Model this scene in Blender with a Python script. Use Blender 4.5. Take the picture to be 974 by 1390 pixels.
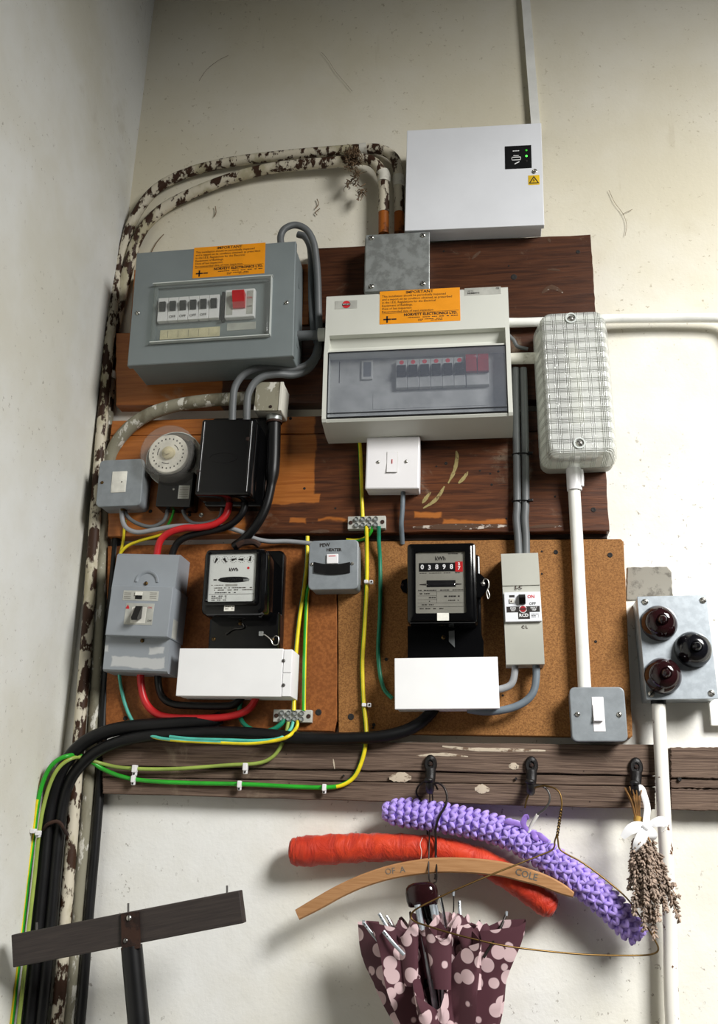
import bpy, bmesh, math, random
from mathutils import Vector, Matrix
random.seed(4)
for o in list(bpy.data.objects): bpy.data.objects.remove(o, do_unlink=True)
SC = bpy.context.scene
COL = SC.collection

# ------------------------------------------------------------------ camera
F = 1320.0; CX, CY = 487.0, 650.0          # focal length and principal point in photo pixels (974x1390 frame)
U = Vector((113, -3850, F)).normalized()    # world up seen by the camera (x right, y down, z forward)
R_ = Vector((10000, -160, -F)); R_ = (R_ - U * R_.dot(U)).normalized()
Y_ = U.cross(R_)
CAMZ = 1.50
def ray(px, py):
    d = Vector((px - CX, py - CY, F)); return Vector((d.dot(R_), d.dot(Y_), d.dot(U)))
def _u(px, py, D, dep):
    v = ray(px, py); t = (D - dep) / v.y; return Vector((v.x * t, -dep, CAMZ + v.z * t))
DIST = 1.0
k_ = (_u(850, 969, 1.0, 0) - _u(772.5, 970, 1.0, 0)).length
DIST = 0.088 / k_ + 0.062                  # a one-gang metal-clad switch plate is 88 mm wide
def P(px, py, d=0.0): return _u(px, py, DIST, d)
cam = bpy.data.cameras.new('camera'); camo = bpy.data.objects.new('camera', cam); COL.objects.link(camo)
cam.sensor_fit = 'VERTICAL'; cam.sensor_height = 36; cam.lens = 36 * F / 1390; cam.shift_y = -45 / 1390
cam.clip_start = 0.01
M = Matrix(((R_.x, -R_.y, -R_.z), (Y_.x, -Y_.y, -Y_.z), (U.x, -U.y, -U.z))).to_4x4()
M.translation = Vector((0, -DIST, CAMZ)); camo.matrix_world = M
SC.camera = camo
# ------------------------------------------------------------------ light
W = bpy.data.worlds.new('world'); SC.world = W; W.use_nodes = True
W.node_tree.nodes['Background'].inputs[0].default_value = (0.93, 0.97, 1.0, 1)
W.node_tree.nodes['Background'].inputs[1].default_value = 0.028
def area(name, loc, target, sx, sy, power, col):
    l = bpy.data.lights.new(name, 'AREA'); l.shape = 'RECTANGLE'; l.size = sx; l.size_y = sy; l.energy = power; l.color = col
    o = bpy.data.objects.new(name, l); COL.objects.link(o); o.location = loc
    o.rotation_euler = (Vector(target) - Vector(loc)).to_track_quat('-Z', 'Y').to_euler(); return o
wl = area('window_daylight', (1.55, -1.75, 2.95), (0.42, 0, 1.0), 0.8, 0.9, 44, (1.0, 0.99, 0.965)); wl.data.spread = math.radians(100)
SC.view_settings.view_transform = 'Standard'; SC.view_settings.look = 'None'
SC.view_settings.gamma = 1; SC.view_settings.use_curve_mapping = False; SC.view_settings.exposure = 0.0

# ------------------------------------------------------------------ materials
def lin(c):
    def f(v):
        v /= 255.0
        return v / 12.92 if v <= 0.04045 else ((v + 0.055) / 1.055) ** 2.4
    return (f(c[0]), f(c[1]), f(c[2]), 1)
class NT:
    def __init__(s, name):
        s.m = bpy.data.materials.new(name); s.m.use_nodes = True; s.t = s.m.node_tree
        s.b = s.t.nodes['Principled BSDF']; s.out = s.t.nodes['Material Output']
        s.tc = s.t.nodes.new('ShaderNodeTexCoord')
    def n(s, typ, **k):
        x = s.t.nodes.new(typ)
        for a, v in k.items(): setattr(x, a, v)
        return x
    def put(s, sock, v):
        if isinstance(v, bpy.types.NodeSocket): s.t.links.new(v, sock)
        else: sock.default_value = v
    def obj(s, scale=(1, 1, 1)):
        m = s.n('ShaderNodeMapping'); s.put(m.inputs[0], s.tc.outputs['Object']); m.inputs['Scale'].default_value = scale; return m.outputs[0]
    def noise(s, vec, scale, detail=4, rough=.55, dist=0.0):
        x = s.n('ShaderNodeTexNoise'); s.put(x.inputs['Vector'], vec); x.inputs['Scale'].default_value = scale
        x.inputs['Detail'].default_value = detail; x.inputs['Roughness'].default_value = rough; x.inputs['Distortion'].default_value = dist
        return x.outputs['Fac']
    def voro(s, vec, scale, out='Distance', feat='F1'):
        x = s.n('ShaderNodeTexVoronoi', feature=feat); s.put(x.inputs['Vector'], vec); x.inputs['Scale'].default_value = scale; return x.outputs[out]
    def math(s, op, a, b=0.0, c=0.0):
        x = s.n('ShaderNodeMath', operation=op); s.put(x.inputs[0], a); s.put(x.inputs[1], b); s.put(x.inputs[2], c); return x.outputs[0]
    def ss(s, v, lo, hi):
        x = s.n('ShaderNodeMapRange', interpolation_type='SMOOTHSTEP'); s.put(x.inputs[0], v)
        x.inputs[1].default_value = lo; x.inputs[2].default_value = hi; return x.outputs[0]
    def mix(s, f, a, b):
        x = s.n('ShaderNodeMix', data_type='RGBA'); s.put(x.inputs[0], f); s.put(x.inputs[6], a); s.put(x.inputs[7], b); return x.outputs[2]
    def bump(s, h, strength=.3, dist=.002):
        x = s.n('ShaderNodeBump'); s.put(x.inputs['Height'], h); x.inputs['Strength'].default_value = strength; x.inputs['Distance'].default_value = dist
        s.put(s.b.inputs['Normal'], x.outputs[0])
    def set(s, color=None, rough=None, metal=None, spec=None, **k):
        if color is not None: s.put(s.b.inputs['Base Color'], color)
        if rough is not None: s.put(s.b.inputs['Roughness'], rough)
        if metal is not None: s.put(s.b.inputs['Metallic'], metal)
        if spec is not None: s.put(s.b.inputs['Specular IOR Level'], spec)
        for a, v in k.items(): s.put(s.b.inputs[a.replace('_', ' ')], v)
        return s.m
def sh(c, f): return tuple(min(255, max(0, v * f)) for v in c)
def plain(name, c, rough=.5, metal=0.0, var=.08, scale=30, bump=.0, spec=.5):
    n = NT(name); o = n.obj(); f = n.noise(o, scale, 4)
    col = n.mix(n.ss(f, .3, .7), lin(sh(c, 1 - var)), lin(sh(c, 1 + var)))
    if bump: n.bump(n.noise(o, scale * 12, 3), bump, .001)
    rr = n.math('ADD', n.math('MULTIPLY', f, .14), max(0, rough - .07))
    return n.set(col, rr, metal, spec)
def patchy(name, c1, c2, scale=40, lo=.52, hi=.58, rough=.6, stretch=(1, 1, 1), c3=None, bump=.4):
    n = NT(name); o = n.obj(stretch); f = n.noise(o, scale, 8, .62)
    m = n.ss(f, lo, hi); col = n.mix(m, lin(c1), lin(c2))
    if c3: col = n.mix(n.ss(n.noise(o, scale * .4, 5), .5, .62), col, n.mix(m, lin(c3), lin(c2)))
    n.bump(m, bump, .001)
    return n.set(col, rough, 0.0, .3)
def boxmask(n, boxes, amp=.012, soft=.004, scale=18):
    "worn patches that have a shape of their own: union of ragged rectangles (x0,x1,z0,z1) in object space"
    d = n.n('ShaderNodeTexNoise'); n.put(d.inputs[0], n.obj()); d.inputs['Scale'].default_value = scale; d.inputs['Detail'].default_value = 6
    v = n.n('ShaderNodeVectorMath', operation='MULTIPLY_ADD'); n.put(v.inputs[0], d.outputs['Color']); v.inputs[1].default_value = (amp * 2,) * 3
    sub = n.n('ShaderNodeVectorMath', operation='SUBTRACT'); n.put(sub.inputs[0], n.tc.outputs['Object']); sub.inputs[1].default_value = (amp,) * 3
    n.put(v.inputs[2], sub.outputs[0])
    s = n.n('ShaderNodeSeparateXYZ'); n.put(s.inputs[0], v.outputs[0]); res = None
    for x0, x1, z0, z1 in boxes:
        a = n.math('MINIMUM', n.math('SUBTRACT', s.outputs[0], x0), n.math('SUBTRACT', x1, s.outputs[0]))
        b = n.math('MINIMUM', n.math('SUBTRACT', s.outputs[2], z0), n.math('SUBTRACT', z1, s.outputs[2]))
        m = n.ss(n.math('MINIMUM', a, b), 0, soft); res = m if res is None else n.math('MAXIMUM', res, m)
    return res
def wood(name, c1, c2, rough=.5, grain=(1.2, 20, 20), bump=.3, boxes=None, b1=None, b2=None, scuff=0, spec=.4, sc=9):
    n = NT(name); o = n.obj(grain); f = n.noise(o, sc, 8, .6, .6); g = n.noise(n.obj((3, 160, 160)), 6, 4)
    f2 = n.math('ADD', n.math('MULTIPLY', f, .8), n.math('MULTIPLY', g, .25))
    col = n.mix(n.ss(f2, .30, .78), lin(c1), lin(c2))
    if boxes:
        bare = n.mix(n.ss(f2, .30, .78), lin(b1), lin(b2)); col = n.mix(boxmask(n, boxes), col, bare)
    if scuff:
        q = n.noise(n.obj(), 11, 8, .7, .4); col = n.mix(n.math('MULTIPLY', n.ss(q, .58, .72), .45), col, lin((150, 135, 115)))
        q = n.noise(n.obj(), 60, 3, .5); col = n.mix(n.ss(q, .72, .75), col, lin((20, 12, 8)))
    n.bump(f2, bump, .002)
    return n.set(col, rough, 0.0, spec)
def thin(name, tint, fac, gcol=(235, 238, 236), rough=.08):
    n = NT(name); n.set(lin(gcol), rough, 0.0, .9)
    tr = n.n('ShaderNodeBsdfTransparent'); tr.inputs[0].default_value = lin(tint)
    mx = n.n('ShaderNodeMixShader'); mx.inputs[0].default_value = fac
    n.t.links.new(tr.outputs[0], mx.inputs[1]); n.t.links.new(n.b.outputs[0], mx.inputs[2]); n.t.links.new(mx.outputs[0], n.out.inputs[0])
    return n.m
def wallmat(name, c, dirt):
    n = NT(name); o = n.obj(); big = n.noise(o, 2.2, 5, .6); med = n.noise(o, 9, 6, .65)
    col = n.mix(n.ss(big, .35, .68), lin(sh(c, 1.03)), lin((c[0] * .96, c[1] * .945, c[2] * .90)))
    col = n.mix(n.math('MULTIPLY', n.ss(med, .58, .78), .25), col, lin((170, 160, 138)))
    sp = n.noise(o, 95, 5, .65); gate = n.ss(n.noise(o, 3.1, 3), .38, .6)
    col = n.mix(n.math('MULTIPLY', n.math('MULTIPLY', n.ss(sp, .632, .69), gate), dirt), col, lin((95, 78, 58)))
    st = n.noise(n.obj((1, 1, .12)), 26, 6, .6); col = n.mix(n.math('MULTIPLY', n.ss(st, .66, .74), dirt * .35), col, lin((140, 125, 100)))
    if name == 'whitewash':     # the upper wall was never repainted and has gone cream
        z = n.n('ShaderNodeSeparateXYZ'); n.put(z.inputs[0], o)
        col = n.mix(n.math('MULTIPLY', n.ss(n.math('ADD', z.outputs[2], n.math('MULTIPLY', big, .5)), 2.2, 2.85), .9), col, n.mix(.5, col, lin((216, 204, 168))))
    h = n.math('ADD', n.noise(o, 22, 6, .6), n.math('MULTIPLY', n.noise(o, 150, 3), .35)); n.bump(h, .22, .005)
    return n.set(col, .85, 0.0, .2)
MAT = {}
def mk():
    p = MAT
    p['wall'] = wallmat('whitewash', (230, 230, 227), .6); p['wall_l'] = wallmat('whitewash_side', (222, 223, 220), .45)
    p['floor'] = plain('stone_floor', (84, 76, 66), .8)
    p['grey_steel'] = plain('grey_enamel', (122, 130, 131), .42, 0, .03, 8)
    p['grey_box'] = plain('grey_hammered', (132, 138, 142), .4, 0, .04, 60, .15)
    p['grey_pl'] = plain('grey_plastic', (146, 152, 158), .45, 0, .03, 10)
    p['ivory'] = plain('ivory_steel', (208, 209, 200), .42, 0, .02, 6)
    p['rcdgrey'] = plain('warm_grey_plastic', (178, 178, 168), .45, 0, .02, 8)
    p['white'] = plain('white_enamel', (226, 228, 232), .35, 0, .015, 8)
    p['whitepl'] = plain('white_plastic', (233, 231, 232), .35, 0, .015, 8)
    p['blank'] = plain('white_card_plastic', (240, 240, 240), .5, 0, .012, 10)
    p['cond'] = plain('white_conduit', (236, 236, 230), .3, 0, .03, 20)
    p['dirtycond'] = patchy('dirty_white_conduit', (215, 212, 200), (120, 105, 85), 30, .58, .75, .5)
    p['rusty'] = patchy('flaking_white_paint_on_rust', (206, 198, 178), (58, 36, 22), 48, .48, .53, .6, (1, 1, .5), (176, 168, 140))
    p['rusty2'] = patchy('old_paint_few_rust_spots', (232, 229, 220), (98, 62, 38), 45, .62, .65, .5)
    p['greypaint'] = patchy('grey_flaking_paint', (140, 136, 118), (206, 203, 192), 60, .55, .6, .7, (1, 1, .4), (112, 106, 88))
    p['rustend'] = patchy('bare_rust', (158, 88, 30), (88, 44, 16), 40, .5, .65, .5)
    p['galv'] = patchy('galvanised_steel', (150, 153, 150), (176, 180, 178), 50, .4, .6, .38, bump=.03)
    p['galv'].node_tree.nodes['Principled BSDF'].inputs['Metallic'].default_value = .55
    p['galv2'] = patchy('bright_galvanised_steel', (176, 184, 190), (192, 200, 206), 80, .35, .65, .35, bump=.03)
    p['galv2'].node_tree.nodes['Principled BSDF'].inputs['Metallic'].default_value = .5
    p['steel'] = plain('screw_steel', (190, 188, 180), .3, .9)
    p['chrome'] = plain('chrome', (225, 225, 228), .12, 1.0)
    p['brass'] = plain('brass_wire', (104, 80, 42), .35, .8)
    p['zinc'] = plain('wire_steel', (120, 118, 115), .35, .9)
    p['darkwire'] = plain('dark_wire', (48, 42, 40), .4, .6)
    p['dark'] = plain('slot_dark', (25, 22, 20), .8)
    p['black'] = plain('black_bakelite', (9, 9, 10), .11, 0, .1, spec=.4)
    p['matblack'] = plain('black_rubber', (13, 13, 14), .42, 0, .12, 40, spec=.35)
    p['brownknob'] = plain('brown_bakelite', (34, 14, 16), .1, 0, .1)
    p['blackknob'] = plain('black_knob', (16, 16, 20), .14, 0, .1)
    p['red'] = plain('red_insulation', (190, 30, 34), .4, 0, .06)
    p['redpl'] = plain('red_plastic', (186, 30, 34), .4)
    p['darkred'] = plain('dark_red_plastic', (150, 22, 32), .4)
    p['cgrey'] = plain('grey_cable', (98, 101, 102), .5, 0, .04)
    p['clgrey'] = plain('light_grey_cable', (146, 148, 150), .5, 0, .04)
    p['cblue'] = plain('blue_grey_cable', (104, 114, 122), .5, 0, .04)
    p['green'] = plain('green_insulation', (40, 160, 40), .4); p['yellow'] = plain('yellow_insulation', (225, 205, 30), .4)
    p['teal'] = plain('teal_insulation', (20, 122, 92), .4); p['ltteal'] = plain('pale_teal_insulation', (80, 178, 160), .4)
    p['lime'] = plain('lime_insulation', (150, 170, 80), .4)
    p['orange'] = plain('orange_sticker', (236, 150, 12), .5, 0, .02)
    p['yellowst'] = plain('yellow_sticker', (232, 190, 20), .5)
    p['ink'] = plain('black_ink', (30, 22, 18), .6); p['redink'] = plain('red_ink', (200, 30, 40), .6)
    p['whiteink'] = plain('white_ink', (235, 235, 235), .6); p['greyink'] = plain('grey_ink', (105, 100, 92), .6)
    p['cream'] = plain('cream_card', (206, 196, 160), .6); p['paper'] = plain('paper', (226, 224, 214), .6); p['lgreyst'] = plain('grey_label', (176, 176, 168), .5)
    p['dial'] = plain('meter_dial', (230, 233, 228), .5, 0, .02); p['dial2'] = plain('meter_dial_grey', (142, 140, 130), .5, 0, .03)
    p['smoke'] = thin('smoked_cover', (246, 247, 250), .18, (150, 156, 168), .15)
    p['clear'] = thin('clear_cover', (244, 246, 244), .13, (200, 204, 200), .1)
    p['dome'] = thin('clear_dome', (246, 245, 243), .13, (225, 222, 215), .06)
    p['glassy'] = thin('meter_glass', (252, 252, 252), .06, (12, 12, 12), .04)
    p['edge'] = plain('clear_plastic_edge', (205, 210, 206), .15, 0, .02)
    p['led'] = plain('green_led', (60, 220, 50), .3)
    n = NT('green_led_lit'); n.b.inputs['Emission Color'].default_value = (.1, 1, .1, 1); n.b.inputs['Emission Strength'].default_value = 1.5; n.set(lin((60, 220, 60)), .3); p['ledlit'] = n.m
    p['cement'] = patchy('bare_cement', (142, 138, 128), (108, 104, 96), 40, .5, .62, .9)
    p['iron'] = plain('cast_iron', (26, 24, 24), .45, .3, .2, 60, .4)
    p['tuft'] = plain('cobweb_dust', (120, 98, 74), .9)
    p['lav'] = plain('dried_lavender', (146, 128, 114), .8, 0, .22, 60); p['stem'] = plain('dry_stem', (140, 100, 52), .7, 0, .2, 60)
    p['twine'] = plain('raffia', (176, 138, 60), .7); p['ribbon'] = plain('white_ribbon', (240, 240, 242), .45, 0, .01)
    p['purple'] = plain('lilac_yarn', (172, 148, 224), .75, 0, .07, 90, .3); p['purpleb'] = plain('lilac_ribbon', (150, 118, 205), .45)
    n = NT('red_satin'); o = n.obj((1, .5, .6)); f = n.noise(o, 38, 5, .6, 1.2)
    n.bump(f, .8, .006); p['satin'] = n.set(n.mix(n.ss(f, .3, .7), lin((176, 36, 8)), lin((206, 58, 16))), .6, 0.0, .4, Sheen_Weight=.2)
    n = NT('umbrella_fabric'); o = n.obj(); v = n.voro(o, 44); m = n.ss(v, .47, .43)
    p['fabric'] = n.set(n.mix(m, lin((86, 52, 60)), lin((214, 186, 188))), .6, 0.0, .3)
    # prismatic glass of the bulkhead lamp
    n = NT('prismatic_glass'); s = n.n('ShaderNodeSeparateXYZ'); n.put(s.inputs[0], n.tc.outputs['Object'])
    def rid(sock, off):
        c = n.math('SINE', n.math('MULTIPLY', n.math('ADD', sock, off), 2 * math.pi / .0030))
        g = n.math('GREATER_THAN', n.math('SINE', n.math('MULTIPLY', n.math('ADD', sock, off), 2 * math.pi / .0185)), -.15)
        return n.math('MULTIPLY', n.math('ADD', c, 1.0), g)
    h = n.math('ADD', rid(s.outputs[0], .5), rid(s.outputs[2], .503)); n.bump(h, .8, .0015)
    n.set(lin((246, 248, 244)), .14, .12, .9)
    tr = n.n('ShaderNodeBsdfTransparent'); tr.inputs[0].default_value = lin((235, 238, 232))
    mx = n.n('ShaderNodeMixShader'); mx.inputs[0].default_value = .6
    n.t.links.new(tr.outputs[0], mx.inputs[1]); n.t.links.new(n.b.outputs[0], mx.inputs[2]); n.t.links.new(mx.outputs[0], n.out.inputs[0]); p['prism'] = n.m
    # boards
    n = NT('chipboard'); o = n.obj(); a = n.noise(o, 330, 4, .7); b = n.noise(n.obj((.7, 1, 1)), 620, 3, .6); c = n.noise(o, 7, 4)
    f = n.math('ADD', n.math('MULTIPLY', a, .5), n.math('MULTIPLY', b, .5)); col = n.mix(n.ss(f, .36, .64), lin((112, 72, 34)), lin((162, 114, 64)))
    col = n.mix(n.math('MULTIPLY', n.ss(c, .4, .7), .25), col, lin((126, 82, 40))); n.bump(f, .3, .001); p['chip'] = n.set(col, .7, 0.0, .25)
    n = NT('hardboard'); o = n.obj(); a = n.noise(o, 210, 4, .6); c = n.noise(o, 6, 4)
    col = n.mix(n.ss(a, .36, .66), lin((126, 72, 30)), lin((152, 92, 44))); col = n.mix(n.math('MULTIPLY', n.ss(c, .4, .7), .5), col, lin((118, 66, 28)))
    n.bump(a, .15, .001); p['hard'] = n.set(col, .6, 0.0, .3)
    p['rail'] = wood('weathered_rail', (64, 50, 43), (128, 108, 94), .85, (1.0, 34, 34), 1.0, scuff=1, spec=.2, sc=9)
    p['batten'] = plain('dark_batten', (38, 26, 20), .8)
    p['barwood'] = wood('dark_bar', (44, 38, 36), (62, 54, 50), .6, (1.5, 30, 30), .2)
    p['hangwood'] = wood('beech', (156, 112, 72), (180, 136, 94), .45, (2, 30, 30), .15)
    p['bracket'] = patchy('rusty_bracket', (56, 36, 27), (36, 23, 19), 60, .45, .6, .7)
mk()

# ------------------------------------------------------------------ builders
def cat3(pts, sub=6):
    pts = [Vector(p) for p in pts]
    if len(pts) < 3 or sub < 2: return pts
    a = [pts[0] * 2 - pts[1]] + pts + [pts[-1] * 2 - pts[-2]]; out = []
    for i in range(1, len(a) - 2):
        p0, p1, p2, p3 = a[i - 1:i + 3]
        for k in range(sub):
            t = k / sub
            out.append(.5 * ((2 * p1) + (p2 - p0) * t + (2 * p0 - 5 * p1 + 4 * p2 - p3) * t * t + (3 * p1 - p0 - 3 * p2 + p3) * t ** 3))
    return out + [pts[-1]]
def rrect(x0, x1, z0, z1, r, n=5):
    r = max(1e-5, min(r, (x1 - x0) / 2 - 1e-5, (z1 - z0) / 2 - 1e-5)); o = []
    for cx, cz, a0 in ((x1 - r, z1 - r, 0), (x0 + r, z1 - r, 90), (x0 + r, z0 + r, 180), (x1 - r, z0 + r, 270)):
        for k in range(n + 1):
            a = math.radians(a0 + 90 * k / n); o.append((cx + r * math.cos(a), cz + r * math.sin(a)))
    return o
class B:
    def __init__(s, base=0.0): s.bm = bmesh.new(); s.base = base; s.mi = 0
    def y(s, d): return -(d - s.base)
    def faces(s, fs):
        for f in fs: f.material_index = s.mi; f.smooth = True
    def loft(s, rings, cap0=True, cap1=True, closed=True, mis=None):
        V = [[s.bm.verts.new(p) for p in r] for r in rings]; n = len(V[0]); fs = []
        for i in range(len(V) - 1):
            for j in range(n if closed else n - 1):
                f = s.bm.faces.new((V[i][j], V[i][(j + 1) % n], V[i + 1][(j + 1) % n], V[i + 1][j])); fs.append(f)
        s.faces(fs)
        for c, ring in ((cap0, V[0][::-1]), (cap1, V[-1])):
            if c: f = s.bm.faces.new(ring); f.material_index = s.mi; f.smooth = False
        return s
    def rbox(s, x0, x1, z0, z1, d0, d1, r=.002, b=.0015, n=4):
        rg = []
        for d, i in ((d0, 0), (d1 - b, 0), (d1 - b * .3, b * .3), (d1, b)):
            rg.append([(x, s.y(d), z) for x, z in rrect(x0 + i, x1 - i, z0 + i, z1 - i, max(r - i, .0004), n)])
        return s.loft(rg)
    def box(s, x0, x1, z0, z1, d0, d1): return s.loft([[(x0, s.y(d), z0), (x1, s.y(d), z0), (x1, s.y(d), z1), (x0, s.y(d), z1)] for d in (d0, d1)])
    def poly(s, pts, d0, d1): return s.loft([[(x, s.y(d), z) for x, z in pts] for d in (d0, d1)])
    def profx(s, x0, x1, prof):   # profile in (d,z) extruded along x
        return s.loft([[(x, s.y(d), z) for d, z in prof] for x in (x0, x1)])
    def lathe(s, cx, cz, prof, n=20):
        return s.loft([[(cx + r * math.cos(2 * math.pi * k / n), s.y(d), cz + r * math.sin(2 * math.pi * k / n)) for k in range(n)] for r, d in prof])
    def tube(s, pts, r, n=10, sub=6, two=None, cap=True, flat=1.0, twist=0.0, upv=None):
        pts = cat3(pts, sub); m = len(pts); rf = r if callable(r) else (lambda t: r)
        t0 = (pts[1] - pts[0]).normalized(); up = upv or (Vector((0, 1, 0)) if abs(t0.y) < .9 else Vector((1, 0, 0)))
        u = (up - t0 * up.dot(t0)).normalized(); V = []; pt = t0
        for i, p in enumerate(pts):
            t = (pts[min(i + 1, m - 1)] - pts[max(i - 1, 0)]).normalized()
            q = pt.rotation_difference(t); u = q @ u; u = (u - t * u.dot(t)).normalized(); pt = t; v = t.cross(u); rr = rf(i / (m - 1))
            V.append([s.bm.verts.new(p + u * (rr * flat * math.cos(2 * math.pi * k / n)) + v * (rr * math.sin(2 * math.pi * k / n))) for k in range(n)])
        for i in range(m - 1):
            for k in range(n):
                f = s.bm.faces.new((V[i][k], V[i][(k + 1) % n], V[i + 1][(k + 1) % n], V[i + 1][k])); f.smooth = True
                f.material_index = s.mi if two is None else (1 if ((k + (two(i / m) if callable(two) else two) + int(i * twist)) % n) < n // 2 else 0)
        if cap:
            for ring in (V[0][::-1], V[-1]):
                f = s.bm.faces.new(ring); f.material_index = s.mi
        return s
    def done(s, name, mats, parent=None, ang=35, kind=None, origin=None):
        if not isinstance(mats, (list, tuple)): mats = [mats]
        bmesh.ops.recalc_face_normals(s.bm, faces=s.bm.faces[:])
        me = bpy.data.meshes.new(name); loc = Vector((0, 0, 0))
        if parent is None:
            xs = [v.co for v in s.bm.verts]; loc = Vector(((min(v.x for v in xs) + max(v.x for v in xs)) / 2, max(v.y for v in xs), min(v.z for v in xs))) if origin is None else Vector(origin)
            bmesh.ops.translate(s.bm, verts=s.bm.verts[:], vec=-loc)
        lim = math.radians(ang)
        for e in s.bm.edges:
            if any(len(f.verts) > 4 for f in e.link_faces) or len(e.link_faces) == 2 and e.calc_face_angle(0.0) > lim: e.smooth = False
        for f in s.bm.faces: f.smooth = True
        s.bm.to_mesh(me); s.bm.free()
        for m in mats: me.materials.append(MAT[m] if isinstance(m, str) else m)
        o = bpy.data.objects.new(name, me); COL.objects.link(o); o.location = loc
        if parent is not None: o.parent = parent.o if isinstance(parent, Thing) else parent
        if kind: o['kind'] = kind
        return o
def tag(o, label, cat, group=None):
    o['label'] = label; o['category'] = cat
    if group: o['group'] = group
    return o
class Thing:
    "an Empty on the mounting plane; front-face pixel corners TL TR BR BL at front depth d give place, size and tilt"
    def __init__(s, name, label, cat, c, d, base=0.0, group=None):
        w = [P(x, y, d) for x, y in c]; e = (w[1] - w[0]) + (w[2] - w[3]); s.a = -math.atan2(e.z, e.x)
        ctr = sum(w, Vector()) / 4; s.base = base; s.d = d
        s.o = bpy.data.objects.new(name, None); COL.objects.link(s.o); s.o.empty_display_size = .02
        s.inv = Matrix.Rotation(s.a, 4, 'Y').inverted(); s.c = Vector((ctr.x, -base, ctr.z))
        L = [s.inv @ (v - s.c) for v in w]
        s.x0 = (L[0].x + L[3].x) / 2; s.x1 = (L[1].x + L[2].x) / 2; s.z1 = (L[0].z + L[1].z) / 2; s.z0 = (L[2].z + L[3].z) / 2
        s.o.location = s.c; s.o.rotation_euler = (0, s.a, 0); tag(s.o, label, cat, group)
    def q(s, px, py, d=None): v = s.inv @ (P(px, py, s.d if d is None else d) - s.c); return v.x, v.z
    def r(s, xa, ya, xb, yb, d=None):
        d = s.d if d is None else d; ym = (ya + yb) / 2; xm = (xa + xb) / 2
        return s.q(xa, ym, d)[0], s.q(xb, ym, d)[0], s.q(xm, yb, d)[1], s.q(xm, ya, d)[1]
    def v(s, px, py, d): x, z = s.q(px, py, d); return Vector((x, -(d - s.base), z))
    def B(s): return B(s.base)
    def rb(s, name, mat, rect, d0, d1, r=.002, b=.001, parent=None):
        return s.B().rbox(*rect, d0, d1, r, b).done(name, mat, parent or s)
def textmesh(body, size, align='CENTER', lh=1.0, bold=0.0):
    cu = bpy.data.curves.new('t', 'FONT'); cu.body = body; cu.size = size; cu.align_x = align; cu.align_y = 'CENTER'; cu.space_line = lh; cu.resolution_u = 2; cu.offset = bold
    o = bpy.data.objects.new('t', cu); me = bpy.data.meshes.new_from_object(o); bpy.data.objects.remove(o); bpy.data.curves.remove(cu); return me
def text(t, body, x, z, d, size, mat='ink', align='CENTER', lh=1.0, sx=1.0, bold=0.0, parent=None, name='lettering', rot=0.0):
    me = textmesh(body, size, align, lh, bold); c, s_ = math.cos(rot), math.sin(rot)
    for v in me.vertices:
        a, b = v.co.x * sx, v.co.y; v.co = (x + a * c - b * s_, -(d - t.base) - .00025, z + a * s_ + b * c)
    me.materials.clear(); me.materials.append(MAT[mat]); o = bpy.data.objects.new(name, me); COL.objects.link(o)
    o.parent = parent or t.o; return o
_scr = {}
def screw(t, px, py, d, r=.004, mat='steel', ang=None, cross=False, parent=None, name='screw'):
    key = (mat, cross)
    if key not in _scr:
        b = B(); b.lathe(0, 0, [(1, -.2), (1, .15), (.8, .45), (.4, .6)], 14); b.mi = 1
        b.box(-.95, .95, -.13, .13, .2, .62)
        if cross: b.box(-.13, .13, -.9, .9, .2, .62)
        o = b.done('screw', [mat, 'dark'], parent=t, ang=50); _scr[key] = o.data; bpy.data.objects.remove(o)
    x, z = t.q(px, py, d); o = bpy.data.objects.new(name, _scr[key]); COL.objects.link(o); o.parent = parent or t.o
    o.location = (x, -(d - t.base), z); o.scale = (r, r, r); o.rotation_euler = (0, random.uniform(-1.5, 1.5) if ang is None else ang, 0); return o
def down(pts):
    "runs that leave the frame at the bottom carry on straight down to the floor"
    l = pts[-1]
    if isinstance(l, Vector) or l[1] < 1390: return pts
    v = P(*l); return list(pts) + [Vector((v.x, v.y, .9)), Vector((v.x, v.y, .45)), Vector((v.x, v.y, .002))]
def cable(name, label, pts, r, mat, group=None, two=None, cat='cable', n=10, twist=0.0, left=False):
    pts = down(pts); b = B(); b.tube([p if isinstance(p, Vector) else P(*p) for p in pts], r, n, 6, two, twist=twist)
    return tag(b.done(name, mat, ang=60), label, cat, group)

# ------------------------------------------------------------------ the room
XC = (P(213, 0).x + P(178, 250).x + P(92, 940).x) / 3       # the corner
def PL(px, py, off=0.0):                                     # a point standing off the left wall
    v = ray(px, py); t = (XC + off) / v.x; return Vector((XC + off, -DIST + v.y * t, CAMZ + v.z * t))
def struct(name, b, mat):
    o = b.done(name, mat); o['kind'] = 'structure'; return o
b = B(); b.box(XC - .12, 2.2, 0, 4.2, -.12, 0); struct('wall_back', b, 'wall')
b = B(); b.box(XC - .12, XC, 0, 4.2, 0, 2.6); struct('wall_left', b, 'wall_l')
b = B(); b.box(XC - .12, 2.2, -.1, 0, -.12, 2.6); struct('floor', b, 'floor')

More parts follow.
